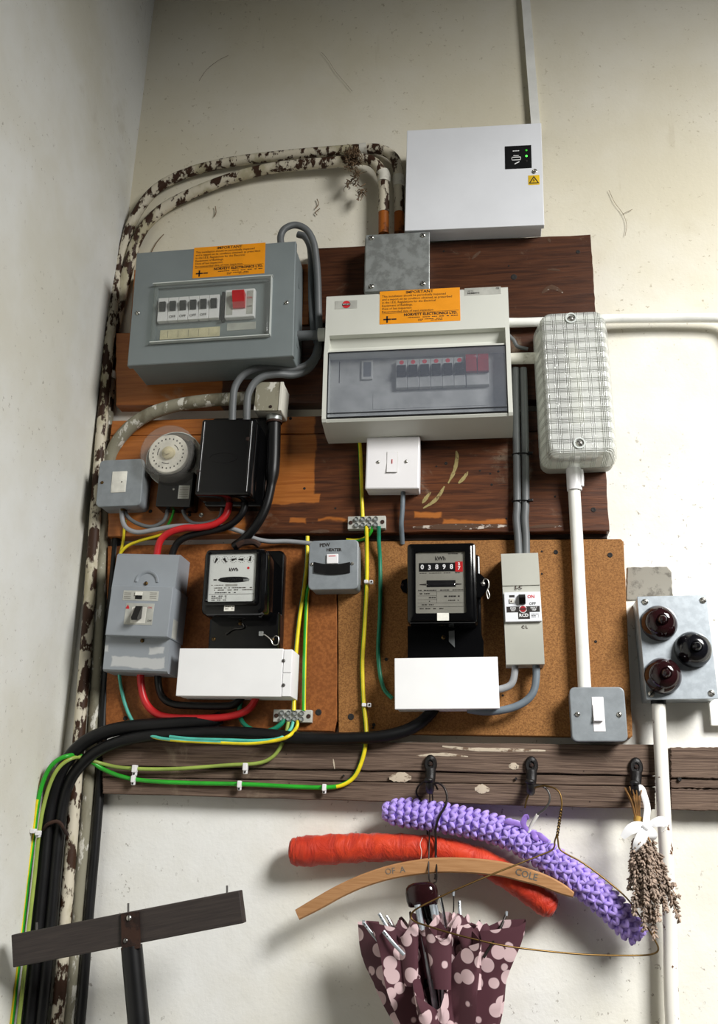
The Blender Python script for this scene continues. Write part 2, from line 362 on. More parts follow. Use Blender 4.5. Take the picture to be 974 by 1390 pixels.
# ------------------------------------------------------------------ boards on the wall
DB, CB = .032, .022
def slab(name, label, cat, corners, d0, d1, mat, jit=0.0, nseg=14, group=None, parent=None, bev=.0012):
    "a board: its pixel outline at the front face, given its own thickness"
    w = [P(x, y, d1) for x, y in corners]; o = []
    for i in range(len(w)):
        a, c = w[i], w[(i + 1) % len(w)]
        for k in range(nseg if jit else 1):
            p = a.lerp(c, k / (nseg if jit else 1))
            if jit and k: p = p + Vector((random.uniform(-jit, jit), 0, random.uniform(-jit, jit)))
            o.append(p)
    ctr = sum(o, Vector()) / len(o); b = B(); rg = []
    for d, i in ((d0, 0), (d1 - bev, 0), (d1, bev)):
        r = []
        for p in o:
            v = ctr - p; v.y = 0; q = p + Vector((math.copysign(min(i, abs(v.x)), v.x), 0, math.copysign(min(i, abs(v.z)), v.z))); r.append((q.x, -d, q.z))
        rg.append(r)
    org = Vector((min(p.x for p in o), -d0, min(p.z for p in o))); b.loft(rg)
    ob = b.done(name, mat, ang=25, origin=org)
    if parent is not None: ob.parent = parent; ob.location = org - parent.location
    elif label: tag(ob, label, cat, group)
    return ob
def wpart(ob, par):
    ob.parent = par; ob.location = ob.location - par.location; return ob
def hole(par, px, py, d, r=.003, mat='dark', name='screw'):
    p = P(px, py, d); b = B(); b.lathe(p.x, p.z, [(r, d - .002), (r, d + .0003), (r * .7, d + .0009), (r * .3, d + .0004)], 10); return wpart(b.done(name, mat), par)
def locbox(corners, d, rects):
    w = [P(x, y, d) for x, y in corners]; ox, oz = min(p.x for p in w), min(p.z for p in w); out = []
    for xa, ya, xb, yb in rects:
        a, c = P(xa, ya, d), P(xb, yb, d); out.append((a.x - ox, c.x - ox, c.z - oz, a.z - oz))
    return out
D1, D2, O1, O2 = (50, 27, 17), (88, 52, 32), (142, 80, 32), (176, 108, 50)
c1 = [(420, 337), (801, 318), (808.5, 428), (420, 440)]
c0_ = [(182, 366), (418.5, 358), (418.5, 440), (176, 450.5)]
c2 = [(157, 452), (809, 429), (815.5, 541), (157, 550)]
c3 = [(152, 571), (816, 556), (818, 584), (149, 591)]
c4 = [(149, 592), (818.3, 585), (827, 721), (560, 722.5), (146, 728)]
w1 = wood('stained_plank_a', D1, D2, .35, scuff=1)
w2 = wood('stained_plank_b', D1, D2, .4, boxes=locbox(c2, DB, [(140, 440, 298, 560)]), b1=O1, b2=O2, scuff=1)
w3 = wood('stained_plank_c', D1, D2, .4, boxes=locbox(c3, DB, [(140, 550, 428, 600)]), b1=O1, b2=O2)
w4 = wood('stained_plank_d', (52, 28, 18), (104, 60, 34), .35, boxes=locbox(c4, DB, [(140, 580, 425, 684), (140, 600, 330, 740), (400, 668, 434, 684), (392, 702, 417, 712), (430, 702, 475, 708), (600, 704, 690, 712), (560, 694, 600, 704)]), b1=O1, b2=O2, scuff=1)
bd1 = slab('mounting_board', 'dark varnished top plank with scuffs behind the galvanised junction box', 'board', c1, 0, DB, w1, .0008)
slab('mounting_board', 'short bare orange plank hidden behind the grey fuse box', 'board', c0_, 0, DB - .001, wood('bare_plank', O1, O2, .55))
bd2 = slab('mounting_board', 'plank behind the grey fuse box, bare orange wood at one end', 'board', c2, 0, DB, w2, .0008)
bd3 = slab('mounting_board', 'narrow plank behind the top of the black cutout box', 'board', c3, 0, DB - .002, w3, .0008)
bd4 = slab('mounting_board', 'wide dark stained plank with bare orange patches behind the timer and white switch', 'board', c4, 0, DB, w4, .0008)
slab('batten', 'thin dark wooden batten in the gap above the chipboard panels', 'board', [(346, 716), (823, 714), (824, 731), (346, 736)], 0, .014, 'batten', .0006)
cl = [(146, 741), (457, 735), (457, 978), (453, 993), (143, 985)]
cr = [(458, 735), (842, 731.5), (846, 735), (858, 999), (855, 1002), (459, 995)]
ch1 = slab('backing_panel', 'smooth orange-brown hardboard panel behind the dial meter', 'panel', cl, 0, CB, 'hard', .0004)
ch2 = slab('backing_panel', 'speckled brown chipboard panel behind the counter meter', 'panel', cr, 0, CB, 'chip', .0004)
for x, y, r in ((432, 967, .0055), (411, 975, .003), (447, 745, .003), (170, 975, .004)): hole(ch1, x, y, CB, r)
for x, y, r in ((476, 973, .0055), (735, 748.5, .0018), (735, 779, .0018), (754, 749.5, .004), (827.5, 753.5, .0045), (808, 871, .0025), (507, 984, .003), (524, 895, .003), (682, 944, .002), (506, 988, .002)): hole(ch2, x, y, CB, r)
for x, y, r in ((784, 342, .004), (690, 361, .0018), (602, 341, .002), (697, 376, .006)): hole(bd1, x, y, DB, r)
for x, y, r in ((413, 663, .0025), (592, 633, .0018), (651, 639, .0018), (665, 643, .0018), (667, 658, .0022), (676, 640, .0022), (753, 674, .002), (805, 692, .0045), (605, 629, .003), (455, 690, .002), (687, 704, .002)): hole(bd4, x, y, DB, r)
hole(bd3, 394, 568, DB - .002, .003)
for x, y in ((257, 699), (204, 694)): hole(bd4, x, y, DB, .0035)
hole(bd4, 273, 699, DB, .0045, 'steel')
# chipped shiny edge and yellow-green paint smears on the wide plank
def smear(par, pts, d, wd, mat, name='paint_smear'):
    b = B(); b.tube([P(x, y, d) for x, y in pts], lambda t: wd * (.25 + .9 * math.sin(math.pi * min(1, max(0, t * .9 + .05)))) * random.uniform(.8, 1.15), 6, 5, flat=.12, upv=Vector((0, 1, 0)))
    return wpart(b.done(name, mat), par)
MAT['oldpaint'] = patchy('old_khaki_paint', (150, 136, 88), (96, 72, 40), 120, .5, .65, .6)
MAT['chipped'] = patchy('chipped_edge', (86, 66, 54), (190, 178, 166), 90, .55, .62, .25, (.5, 1, 1))
for pts in (((619, 612), (620, 622), (616, 640), (608, 656)), ((603, 660), (596, 672), (588, 681), (574, 690)), ((635, 640), (629, 649), (622, 656)), ((584, 668), (578, 676), (573, 683))):
    smear(bd4, pts, DB + .0002, .0035, 'oldpaint')
smear(bd4, ((560, 716), (600, 715), (650, 714.5), (690, 714)), DB + .0002, .005, 'chipped', 'chipped_edge')
smear(bd4, ((716, 716), (740, 714), (762, 714)), DB + .0002, .003, 'chipped', 'chipped_edge')
smear(bd4, ((420, 722), (437, 721), (447, 721)), DB + .0002, .003, 'chipped', 'chipped_edge')
for pts, wd in ((((735, 398), (748, 390), (764, 397)), .005), (((640, 352), (646, 346), (652, 341)), .003), (((742, 366), (752, 366), (760, 367)), .0025), (((744, 323), (745, 326), (746, 329)), .003)):
    smear(bd1, pts, DB + .0002, wd, 'chipped')
slab('cement_patch', 'bare grey cement patch on the wall above the steel switch box', 'patch', [(851, 770), (905, 769), (911, 776), (913, 812), (850, 815)], 0, .003, 'cement', .0006)

# weathered coat rail in two lengths, each of three strips
def rail(label, tops, mids, lows, bots, xs):
    org = bpy.data.objects.new('coat_rail', None); COL.objects.link(org); org.location = P(xs[0], bots[0], 0); tag(org, label, 'coat rail', 'coat rail lengths')
    for a, c, dd, nm in ((tops, mids, .030, 'plank'), (mids, lows, .026, 'plank'), (lows, bots, .030, 'plank')):
        slab(nm, None, None, [(xs[0], a[0] + .6), (xs[1], a[1] + .6), (xs[1], c[1] - .6), (xs[0], c[0] - .6)], 0, dd, 'rail', .0008, 24, parent=org)
    return org
rl = rail('long weathered wooden coat rail with three black iron hooks', (1004, 1010), (1040, 1053), (1055, 1068), (1078, 1099), (139, 889))
rr_ = rail('short weathered coat rail length beyond the rusty white pipe', (1014, 1013), (1056, 1058), (1070, 1072), (1100, 1102), (910, 1010))
def rhole(px, py, r, mat='dark'): hole(rl, px, py, .030, r, mat)
for x, y, r in ((699, 1041, .003), (544, 1054.5, .003), (654, 1071, .0035), (700, 1057, .0022), (466, 1053, .0018)): rhole(x, y, r, 'rustend' if r in (.003, .0035) and x < 690 else 'dark')
MAT['worn'] = patchy('worn_pale_wood', (190, 176, 156), (112, 92, 76), 120, .5, .62, .8, (.5, 1, 1))
for pts, wd in ((((528, 1056), (543, 1055), (558, 1056)), .008), (((644, 1071), (654, 1071), (664, 1072)), .007), (((600, 1013), (640, 1017), (690, 1018), (740, 1019)), .003), (((452, 1030), (453, 1037), (454, 1044)), .0012), (((690, 1040), (697, 1040), (704, 1041)), .005), (((565, 1026), (600, 1024), (635, 1027)), .0025)):
    smear(rl, pts, .0302, wd, 'worn', 'worn_patch')
hole(rr_, 922, 1058, .030, .003)

# ------------------------------------------------------------------ conduits
def pipe(name, label, parts, group=None):
    o = bpy.data.objects.new(name, None); COL.objects.link(o); o.location = P(*parts[0][2][0]); tag(o, label, 'pipe', group)
    for nm, mat, pts, r in parts:
        pts = down(pts)
        b = B(); b.tube([p if isinstance(p, Vector) else P(*p) for p in pts], r, 14, 6); wpart(b.done(nm, mat, ang=60), o)
    return o
oa = [(541, 262, .02), (540, 232, .02), (534, 214, .02), (519, 204, .02), (498, 202, .018), (440, 206, .018), (384, 211, .018), (313, 220, .018), (256, 234, .018), (213, 256, .018), (186, 289, .018), (170, 327, .018), (159, 370, .018), (150, 445, .034), (145, 501, .034), (140, 558, .034), (135, 619, .034), (125, 760, .03), (115, 900, .03), (107, 1000, .03), (100, 1100, .03), (92, 1200, .03), (76, 1400, .03)]
pipe('conduit', 'outer arching steel conduit with flaking white paint and rust in the corner', [('rusty_end', 'rustend', [(541.5, 316, .02), (541.5, 300, .02), (541.5, 288, .02)], .0098), ('pipe', 'rusty', [(541.5, 289, .02)] + oa, .0105), ('coupler', 'dirtycond', [(540.5, 240, .02), (541, 247, .02), (541, 254, .02)], .0125), ('coupler', 'dirtycond', [(498, 202, .018), (493, 202.5, .018), (488, 203, .018)], .0125)], 'arching conduits')
ia = [(521, 262, .032), (520, 245, .032), (514, 228, .032), (502, 218, .03), (486, 216, .028), (468, 219, .026), (384, 226, .024), (327, 238, .022), (276, 256, .02), (228, 279, .018), (200, 303, .018), (184, 330, .018), (175, 360, .018), (165, 400, .0125), (155, 450, .0125), (150, 501, .0125), (146, 560, .0125), (143, 620, .0125), (138, 760, .0125), (131, 900, .0125), (126, 1000, .0125), (118, 1100, .0125), (109, 1200, .0125), (92, 1400, .0125)]
pipe('conduit', 'inner arching steel conduit, grey and peeling lower down beside the panels', [('rusty_end', 'rustend', [(520.5, 318, .032), (520.5, 300, .032), (520.5, 288, .032)], .0105), ('pipe', 'rusty', [(520.5, 289, .032)] + ia[:17], .0112), ('peeling_pipe', 'greypaint', ia[16:], .0114), ('coupler', 'dirtycond', [(520.5, 248, .032), (521, 240, .032), (518.5, 234, .032)], .0132)], 'arching conduits')
pipe('conduit', 'bent khaki conduit between the corner and the cast elbow box', [('pipe', 'greypaint', [(346, 540, .05), (325, 541, .05), (290, 543, .05), (250, 548, .05), (213, 558, .049), (186, 572, .045), (165, 592, .038), (153, 613, .03), (148, 640, .022)], .0125)])
pipe('conduit', 'upright black cable pipe between the peeling conduit and the panels', [('pipe', 'matblack', [(158, 730, .016), (152, 800, .016), (146, 880, .016), (141, 960, .016), (136, 1060, .016), (130, 1140, .016), (121, 1240, .016), (108, 1400, .016)], .0078)])
pipe('conduit', 'white conduit running from the white fuse box across the wall', [('pipe', 'cond', [(690, 438, .05), (720, 437.5, .05), (800, 434, .04), (830, 432.5, .03), (900, 432, .026), (968, 431.5, .028), (988, 435, .028), (999, 446, .028), (1005, 470, .028), (1011, 600, .028), (1022, 820, .028), (1048, 1400, .028)], .0088)])
pipe('conduit', 'short dirty white conduit stub between fuse box and lamp', [('pipe', 'dirtycond', [(688, 487, .055), (705, 486.5, .055), (730, 486, .055)], .0105)])
pipe('conduit', 'straight white conduit from the bulkhead lamp down to the grey switch', [('pipe', 'cond', [(778.5, 660, .05), (783, 740, .042), (788, 840, .042), (793, 934, .042)], .0105), ('sleeve', 'whitepl', [(777.5, 632, .05), (778.5, 648, .05), (779.5, 666, .05)], .0128), ('clip', 'whitepl', [(788, 638, .055), (789, 648, .055), (789, 660, .055)], .004)])
pipe('conduit', 'rust-spotted white pipe below the steel box crossing the coat rail', [('pipe', 'rusty2', [(893, 948, .040), (895, 990, .040), (898, 1050, .042), (902, 1130, .042), (906, 1200, .036), (909, 1260, .03), (913, 1400, .03)], .0105), ('coupler', 'matblack', [(892.5, 948, .040), (893, 952, .040), (893.2, 956, .040)], .0118)])
t = Thing('cable_trunking', 'narrow white trunking running up the wall above the white cabinet', 'trunking', [(712, 0), (722, 0), (733, 170), (722, 170)], .016)
b = t.B(); x0, z0 = t.q(727, 172, .016); x1, z1 = t.q(710, -40, .016)
b.poly([(x0 - .0075, z0), (x0 + .0075, z0), (x1 + .0075, z1), (x1 - .0075, z1)], 0, .013).done('base', 'cond', t)
b = t.B(); b.poly([(x0 - .009, z0), (x0 + .009, z0), (x1 + .009, z1), (x1 - .009, z1)], .010, .016).done('lid', 'cond', t)
t = Thing('cable_trunking', 'short white trunking end beside the steel switch box', 'trunking', [(963, 940), (985, 940), (985, 985), (966, 985)], .016)
t.rb('base', 'cond', t.r(963, 925, 990, 984, .016), 0, .014); t.rb('lid', 'cond', t.r(962, 925, 991, 985, .018), .012, .018)

# saddle and cable clips
def saddle(px, py, d, label, w=.02, horiz=True):
    t = Thing('pipe_saddle', label, 'clip', [(px - 8, py - 5), (px + 8, py - 5), (px + 8, py + 5), (px - 8, py + 5)], d)
    b = t.B(); pts = []
    for k in range(9):
        a = math.pi * k / 8; pts.append((-.0135 * math.cos(a), .018 + .0135 * math.sin(a)))
    pts = [(-.026, .003)] + [(-.0135, .003)] + pts
    ring = [[(x, -dd, z) for x, dd in pts] for z in (-.007, .007)]; ring2 = [[(x * 1.08, -dd * 1.06 - .001, z) for x, dd in pts] for z in (.007, -.007)]
    b.loft([ring[0], ring[1], ring2[0], ring2[1], ring[0]], False, False, False).done('strap', 'cond', t)
    o = screw(t, px, py, .0045, .004, 'dark'); o.location.x = -.02
saddle(146, 507, .03, 'white pipe saddle holding the rusty conduit in the corner')
def clip(px, py, d, label, w, h, nail=(0, -1), group='white cable clips', ang=0.0, left=False):
    p = PL(px, py, d) if left else P(px, py, d)
    e = bpy.data.objects.new('cable_clip', None); COL.objects.link(e); e.location = p; tag(e, label, 'cable clip', group)
    e.rotation_euler = (0, ang, math.radians(90) if left else 0)
    b = B(); b.rbox(-w, w, -h, h, -.004, .0055, .0015, .001).done('strap', 'whitepl', e)
    b = B(); b.rbox(-w * .9 + nail[0] * w * 1.2, w * .9 + nail[0] * w * 1.2, -w + nail[1] * (h + w * .4), w + nail[1] * (h + w * .4), -.004, .002, .0015, .001).done('lug', 'whitepl', e)
    b = B(); b.lathe(nail[0] * w * 1.3, nail[1] * (h + w * .6), [(.0016, 0), (.0016, .003), (.0008, .0035)], 8).done('nail', 'dark', e)

# ------------------------------------------------------------------ stickers
def sticker(t, rect, d, full=True):
    x0, x1, z0, z1 = rect; w, h = x1 - x0, z1 - z0; st = t.rb('warning_sticker', 'orange', rect, d, d + .0004, .0008, .0002); st['label'] = 'orange inspection sticker with black print'
    cx = (x0 + x1) / 2; dd = d + .0004
    body = 'This installation should be periodically inspected\nand a report on its condition obtained, as prescribed\nin the I.E.E. Regulations for the Electrical\nEquipment of Buildings.\nDate of last inspection\nRecommended date of next inspection'
    text(t, 'IMPORTANT', cx, z1 - h * .07, dd, h * .115, bold=.0001, sx=1.15, parent=st)
    text(t, body, x0 + w * .03, z1 - h * .40, dd, h * .088, align='LEFT', lh=1.06, parent=st, mat='ink')
    t.B().box(x0 + w * .03, x1 - w * .02, z0 + h * .315, z0 + h * .322, dd, dd + .0002).done('rule', 'ink', st)
    text(t, 'NORVETT ELECTRONICS LTD.', x0 + w * .635, z0 + h * .25, dd, h * .105, bold=.00025, sx=1.0, parent=st)
    microprint(t, (x0 + w * .32, x1 - w * .03, z0 + h * .14, z0 + h * .19), 1, dd, 'ink', st, 2); microprint(t, (x0 + w * .48, x1 - w * .22, z0 + h * .04, z0 + h * .12), 2, dd, 'ink', st, 3)
    b = t.B(); mx, mz = x0 + w * .095, z0 + h * .14; a = h * .10
    b.box(mx - a, mx + a, mz - a * .22, mz + a * .22, dd, dd + .0002); b.box(mx - a * .22, mx + a * .22, mz - a, mz + a, dd, dd + .0002); b.box(mx + a * 1.15, mx + a * 2.5, mz - a * .2, mz + a * .2, dd, dd + .0002)
    b.done('cross_mark', 'ink', st); return st
def microprint(t, rect, rows, d, mat, parent, seed=1, fill=.8, name='small_print'):
    "print too small to read: rows of short dashes"
    rnd = random.Random(seed); x0, x1, z0, z1 = rect; b = t.B(); hh = (z1 - z0) / rows
    for k in range(rows):
        x = x0; zc = z1 - hh * (k + .5)
        while x < x1:
            L = rnd.uniform(.0012, .0045); e = min(x + L, x1)
            if rnd.random() < fill: b.box(x, e, zc - hh * .22, zc + hh * .22, d, d + .0002)
            x = e + .0007
    return b.done(name, mat, parent)
def shared(t, cache, key, fn, name, mats, x, z, d, parent=None):
    if key not in cache:
        o = fn().done(name, mats, parent or t); cache[key] = o.data
    else:
        o = bpy.data.objects.new(name, cache[key]); COL.objects.link(o); o.parent = parent.o if isinstance(parent, Thing) else (parent or t.o)
    o.location = (x, -(d - t.base), z); return o
SH = {}

# ------------------------------------------------------------------ grey fuse box
t = Thing('fuse_box', 'grey steel fuse box with black breakers and one red lever under a clear window', 'fuse box', [(184.8, 344), (402.5, 326.2), (396.4, 483.9), (173, 495.6)], .125, .032)
x0, x1, z0, z1 = t.x0, t.x1, t.z0, t.z1; d = .125
t.rb('body', 'grey_steel', (x0 + .003, x1 - .003, z0 + .003, z1 - .003), .032, .119, .003, .001)
wn = t.r(206, 379, 367, 459, .134); ww = (wn[0], wn[1], wn[2], wn[3])
b = t.B(); il = (wn[0] + .006, wn[1] - .006, wn[2] + .006, wn[3] - .006)     # front lid with an opening
o4 = [[(x0, z0), (x1, z0), (x1, z1), (x0, z1)]]; i4 = [(il[0], il[2]), (il[1], il[2]), (il[1], il[3]), (il[0], il[3])]
def frame(b, outer, inner, d0, d1, bev=.0015):
    def R(p, d): return [(x, b.y(d), z) for x, z in p]
    cx = sum(p[0] for p in outer) / 4; cz = sum(p[1] for p in outer) / 4
    ob = [(x - math.copysign(bev, x - cx), z - math.copysign(bev, z - cz)) for x, z in outer]
    b.loft([R(outer, d0), R(outer, d1 - bev), R(ob, d1), R(inner, d1), R(inner, d0), R(outer, d0)], False, False); return b
frame(b, o4[0], i4, .112, d).done('lid', 'grey_steel', t, ang=20)
t.B().box(il[0] - .001, il[1] + .001, il[2] - .001, il[3] + .001, .119, .1195).done('inner_plate', 'grey_steel', t)
# breakers
tl = t.q(216, 406.5, .125); tr_ = t.q(299, 398.5, .125); bl_ = t.q(216, 438.5, .125); n6 = 6; bw = (tr_[0] - tl[0]) / n6; bh = (tl[1] - bl_[1]) * .98; zm = (tl[1] + bl_[1]) / 2 + .0005
for k in range(n6):
    xx = tl[0] + bw * (k + .5)
    br = shared(t, SH, 'brk', lambda: B().rbox(-bw * .48, bw * .48, -bh / 2, bh / 2, 0, .010, .0006, .0008), 'breaker', 'whitepl', xx, zm, .1195)
    tg = shared(t, SH, 'tog', lambda: B().profx(-bw * .29, bw * .29, [(.009, -bh * .19), (.009, bh * .19), (.0145, bh * .19), (.0165, bh * .10), (.0125, -bh * .19)]), 'toggle', 'matblack', 0, 0, .032, br)
    tg.location = (0, 0, bh * .10)
    if 0 < k < 5: text(t, 'OFF', 0, -bh * .34, t.base + .0105, bh * .15, parent=br, mat='ink')
xs_ = t.q(303, 420, .125)[0]; t.B().box(xs_ - .003, xs_ + .002, zm - bh * .62, zm + bh * .6, .1195, .129).done('spacer', 'matblack', t)
ms = t.r(306, 394, 346, 432); msw = t.rb('main_switch', 'whitepl', ms, .1195, .130, .002, .002)
mc = ((ms[0] + ms[1]) / 2, (ms[2] + ms[3]) / 2); mw = ms[1] - ms[0]
lv = t.B().profx(mc[0] - mw * .20, mc[0] + mw * .20, [(.129, mc[1] - .012), (.129, mc[1] + .016), (.144, mc[1] + .019), (.146, mc[1] + .015), (.134, mc[1] - .012)]).done('red_lever', 'redpl', t, ang=25); lv.parent = msw; lv['label'] = 'red main switch lever'
for sgn in (-1, 1): t.rb('mark_panel', 'lgreyst', (mc[0] + sgn * mw * .34 - mw * .11, mc[0] + sgn * mw * .34 + mw * .11, ms[2] + .005, ms[3] - .005), .1298, .1303, .0005, .0002, parent=msw)
text(t, 'ON', mc[0] + mw * .34, mc[1] + .009, .1306, .006, 'redink', parent=msw); text(t, 'OFF', mc[0] + mw * .34, mc[1] - .009, .1306, .005, parent=msw)
t.rb('label_strip', 'cream', t.r(216, 444, 297, 457), .1195, .1202, .0005, .0002)
for k in range(5):
    xx = tl[0] + bw * (k + 1); zz = t.q(256, 450.5)[1]; t.B().box(xx - .0003, xx + .0003, zz - .007, zz + .007, .1202, .1204).done('rule', 'greyink', t)
t.rb('rating_label', 'lgreyst', t.r(307, 436, 346, 446), .1195, .1202, .0005, .0002)
# bulged clear cover
b = t.B(); n = 10
def cov(e, lift): return [[(x, b.y(dd), z) for x, z in rrect(wn[0] + e + i, wn[1] - e - i, wn[2] + e + i, wn[3] - e - i, .004, 3)] for dd, i in ((.125, 0), (.133 + lift, .001), (.137 + lift, .004), (.1385 + lift, .010))]
b.loft(cov(0, 0), cap0=False).done('window_cover', 'clear', t, ang=40)
wc = (wn[0], wn[1], wn[2], wn[3])
for (a0, a1, c0, c1_) in ((wc[0] - .002, wc[1] + .002, wc[3] - .001, wc[3] + .0008), (wc[0], wc[1], wc[2] - .0005, wc[2] + .0012), (wc[1] - .0012, wc[1] + .0005, wc[2], wc[3])):
    t.B().box(a0, a1, c0, c1_, .125, .134).done('cover_edge', 'edge', t)
sticker(t, t.r(262.4, 333, 359.4, 374.5), .125)
screw(t, 187, 425, .125, .0042); screw(t, 388.7, 411, .125, .0042)
for zz in (.25, -.28): 
    kb = B(t.base); kb.loft([[(t.x1 - .003 + q, -(dd - .032), zc) for dd, zc in [(.075 + .011 * math.cos(a * math.pi / 6), (z1 - z0) * zz + .011 * math.sin(a * math.pi / 6)) for a in range(12)]] for q in (0, .0008)]).done('knockout', 'grey_steel', t)
# link conduit
pipe('conduit', 'short grey conduit nipple linking the two fuse boxes', [('pipe', 'cgrey', [(400, 456, .07), (425, 455, .07), (446, 454, .07)], .0095), ('locknut', 'ivory', [(432, 454.5, .07), (437, 454.3, .07), (442, 454, .07)], .0125)])

# ------------------------------------------------------------------ white steel cabinet
t = Thing('steel_cabinet', 'white steel power supply cabinet with small black status window', 'cabinet', [(549.5, 177), (732, 167), (741, 305), (551.5, 313.5)], .078, .0325)
t.rb('body', 'white', (t.x0 + .002, t.x1 - .004, t.z0 + .004, t.z1 - .002), .0325, .073, .002, .001)
t.rb('mounting_spacer', 'batten', (t.x0 + .02, t.x1 - .02, t.z0 + .03, t.z1 - .03), 0, .033)
t.rb('door', 'white', (t.x0, t.x1, t.z0, t.z1), .066, .078, .0015, .0012)
pr = t.r(685, 198, 721, 229); pn = t.rb('status_panel', 'matblack', pr, .078, .0788, .0008, .0003)
w_, h_ = pr[1] - pr[0], pr[3] - pr[2]; cx, cz = (pr[0] + pr[1]) / 2, (pr[2] + pr[3]) / 2
b = t.B()
for e in ((-.25, .10, -.02, .01), (-.25, .10, -.14, -.11), (-.25, -.23, -.14, .01), (.08, .10, -.14, .01), (-.18, .02, .05, .075)): b.box(cx + w_ * e[0], cx + w_ * e[1], cz + h_ * e[2], cz + h_ * e[3], .0788, .0791)
b.poly([(cx - w_ * .14, cz - h_ * .32), (cx + w_ * .04, cz - h_ * .23), (cx + w_ * .04, cz - h_ * .19), (cx - w_ * .14, cz - h_ * .28)], .0788, .0791); b.done('symbol', 'whiteink', pn)
microprint(t, (cx - w_ * .2, cx + w_ * .04, cz + h_ * .23, cz + h_ * .31), 1, .0788, 'whiteink', pn, 5, 1.0, 'panel_print')
for f, m in ((.27, 'led'), (.02, 'ledlit'), (-.2, 'dark')): t.B().lathe(cx + w_ * .31, cz + h_ * f, [(.0022, .0785), (.0022, .0796), (.001, .080)], 10).done('indicator', m, pn)
lk = t.q(725.5, 233, .078); t.B().lathe(*lk, [(.0045, .078), (.0045, .0805), (.003, .081), (.003, .080), (.0005, .080)], 14).done('lock', 'steel', t)
yr = t.r(716.5, 238, 732, 251); ys = t.rb('warning_sticker', 'yellowst', yr, .078, .0784, .0008, .0002); cx, cz = (yr[0] + yr[1]) / 2, (yr[2] + yr[3]) / 2; s = (yr[3] - yr[2]) * .42
b = t.B(); T0 = [(0, 1), (-1.1, -.85), (1.1, -.85)]
b.loft([[(cx + x * s * k, b.y(dd), cz + z * s * k - (0.0 if k == 1 else s * .06)) for x, z in T0] for k, dd in ((1, .0784), (1, .0787), (.68, .0787), (.68, .0784))], False, False)
b.poly([(cx + x * s, cz + z * s) for x, z in ((.05, .45), (-.22, -.12), (-.02, -.12), (-.1, -.6), (.22, .02), (.02, .02))], .0784, .0787); b.done('hazard_symbol', 'ink', ys)

# ------------------------------------------------------------------ galvanised junction box
t = Thing('junction_box', 'square galvanised steel junction box with four screws under the conduit ends', 'junction box', [(495.5, 319), (582, 314.5), (583.5, 392), (495.5, 396)], .085, .032)
t.rb('body', 'galv', (t.x0 - .002, t.x1 - .004, t.z0 + .002, t.z1 - .003), .032, .081, .002, .001); t.rb('lid', 'galv', (t.x0, t.x1, t.z0, t.z1), .080, .085, .0015, .001)
for x, y in ((504, 323), (574, 319.5), (504, 389), (574, 385)): screw(t, x, y, .085, .005, 'steel', cross=True)

# ------------------------------------------------------------------ white fuse box
t = Thing('fuse_box', 'white metal fuse box with smoked window and red switch beside six breakers', 'fuse box', [(443.8, 400.5), (687.3, 387.5), (696, 565), (437.5, 574)], .115, .032)
x0, x1, z0, z1 = t.x0, t.x1, t.z0, t.z1; d = .115; H = z1 - z0; ck = .0065
zr = t.q(565, 449, d)[1]; zl = t.q(565, 471.5, d)[1]
t.rb('back_box', 'ivory', (x0 + .002, x1 - .002, z0 - .002, z1 - .002), .032, .05, .002, .001)
t.B().profx(x0 + ck, x1 - ck, [(.045, z1), (.109, z1), (.112, z1 - .003), (.112, zr), (.108, zr - .001), (.045, zr - .001)]).done('top_panel', 'ivory', t, ang=20)
t.B().profx(x0 + ck, x1 - ck, [(.045, zr), (.100, zr), (.092, (zr + zl) / 2), (.095, zl), (.116, zl), (.1165, zl - .004), (.110, zl - .006), (.045, zl - .006)]).done('recess', 'ivory', t, ang=20)
for xa, xb in ((x0 - .001, x0 + ck), (x1 - ck, x1 + .001)):
    t.B().profx(xa, xb, [(.045, z1), (.109, z1), (.112, z1 - .003), (.112, zr), (.122, zl - .01), (.1235, z0 + .004), (.120, z0 - .001), (.075, z0 - .012), (.045, z0 - .012)]).done('side_cheek', 'ivory', t, ang=20)
t.B().profx(x0 + ck, x1 - ck, [(.045, z0 + .006), (.119, z0 + .006), (.121, z0 + .003), (.118, z0 - .001), (.075, z0 - .012), (.045, z0 - .012)]).done('bottom_panel', 'ivory', t, ang=20)
t.B().box(x0 + ck, x1 - ck, z0 + .004, zl - .004, .088, .090).done('inner_plate', 'lgreyst', t)
zc0, zc1 = z0 + .006, zl - .0065
t.B().rbox(x0 + ck + .0015, x1 - ck - .0015, zc0, zc1, .1195, .122, .002, .001).done('smoked_window', 'smoke', t)
for e in ((x0 + ck + .001, x1 - ck - .001, zc0 - .0006, zc0 + .0012), (x0 + ck + .001, x1 - ck - .001, zc1 - .0008, zc1 + .0006), (x0 + ck + .0005, x0 + ck + .0018, zc0, zc1), (x1 - ck - .0018, x1 - ck - .0005, zc0, zc1), (x0 + ck + .002, x1 - ck - .002, zc0 + .008, zc0 + .0092)):
    t.B().box(*e, .119, .1226).done('window_edge', 'matblack', t)
pl = .09
A = t.q(537, 489, .1); Bq = t.q(631, 484, .1); Cq = t.q(537, 527, .1); bw = (Bq[0] - A[0]) / 6; bh = A[1] - Cq[1]; zt = (A[1] + Bq[1]) / 2
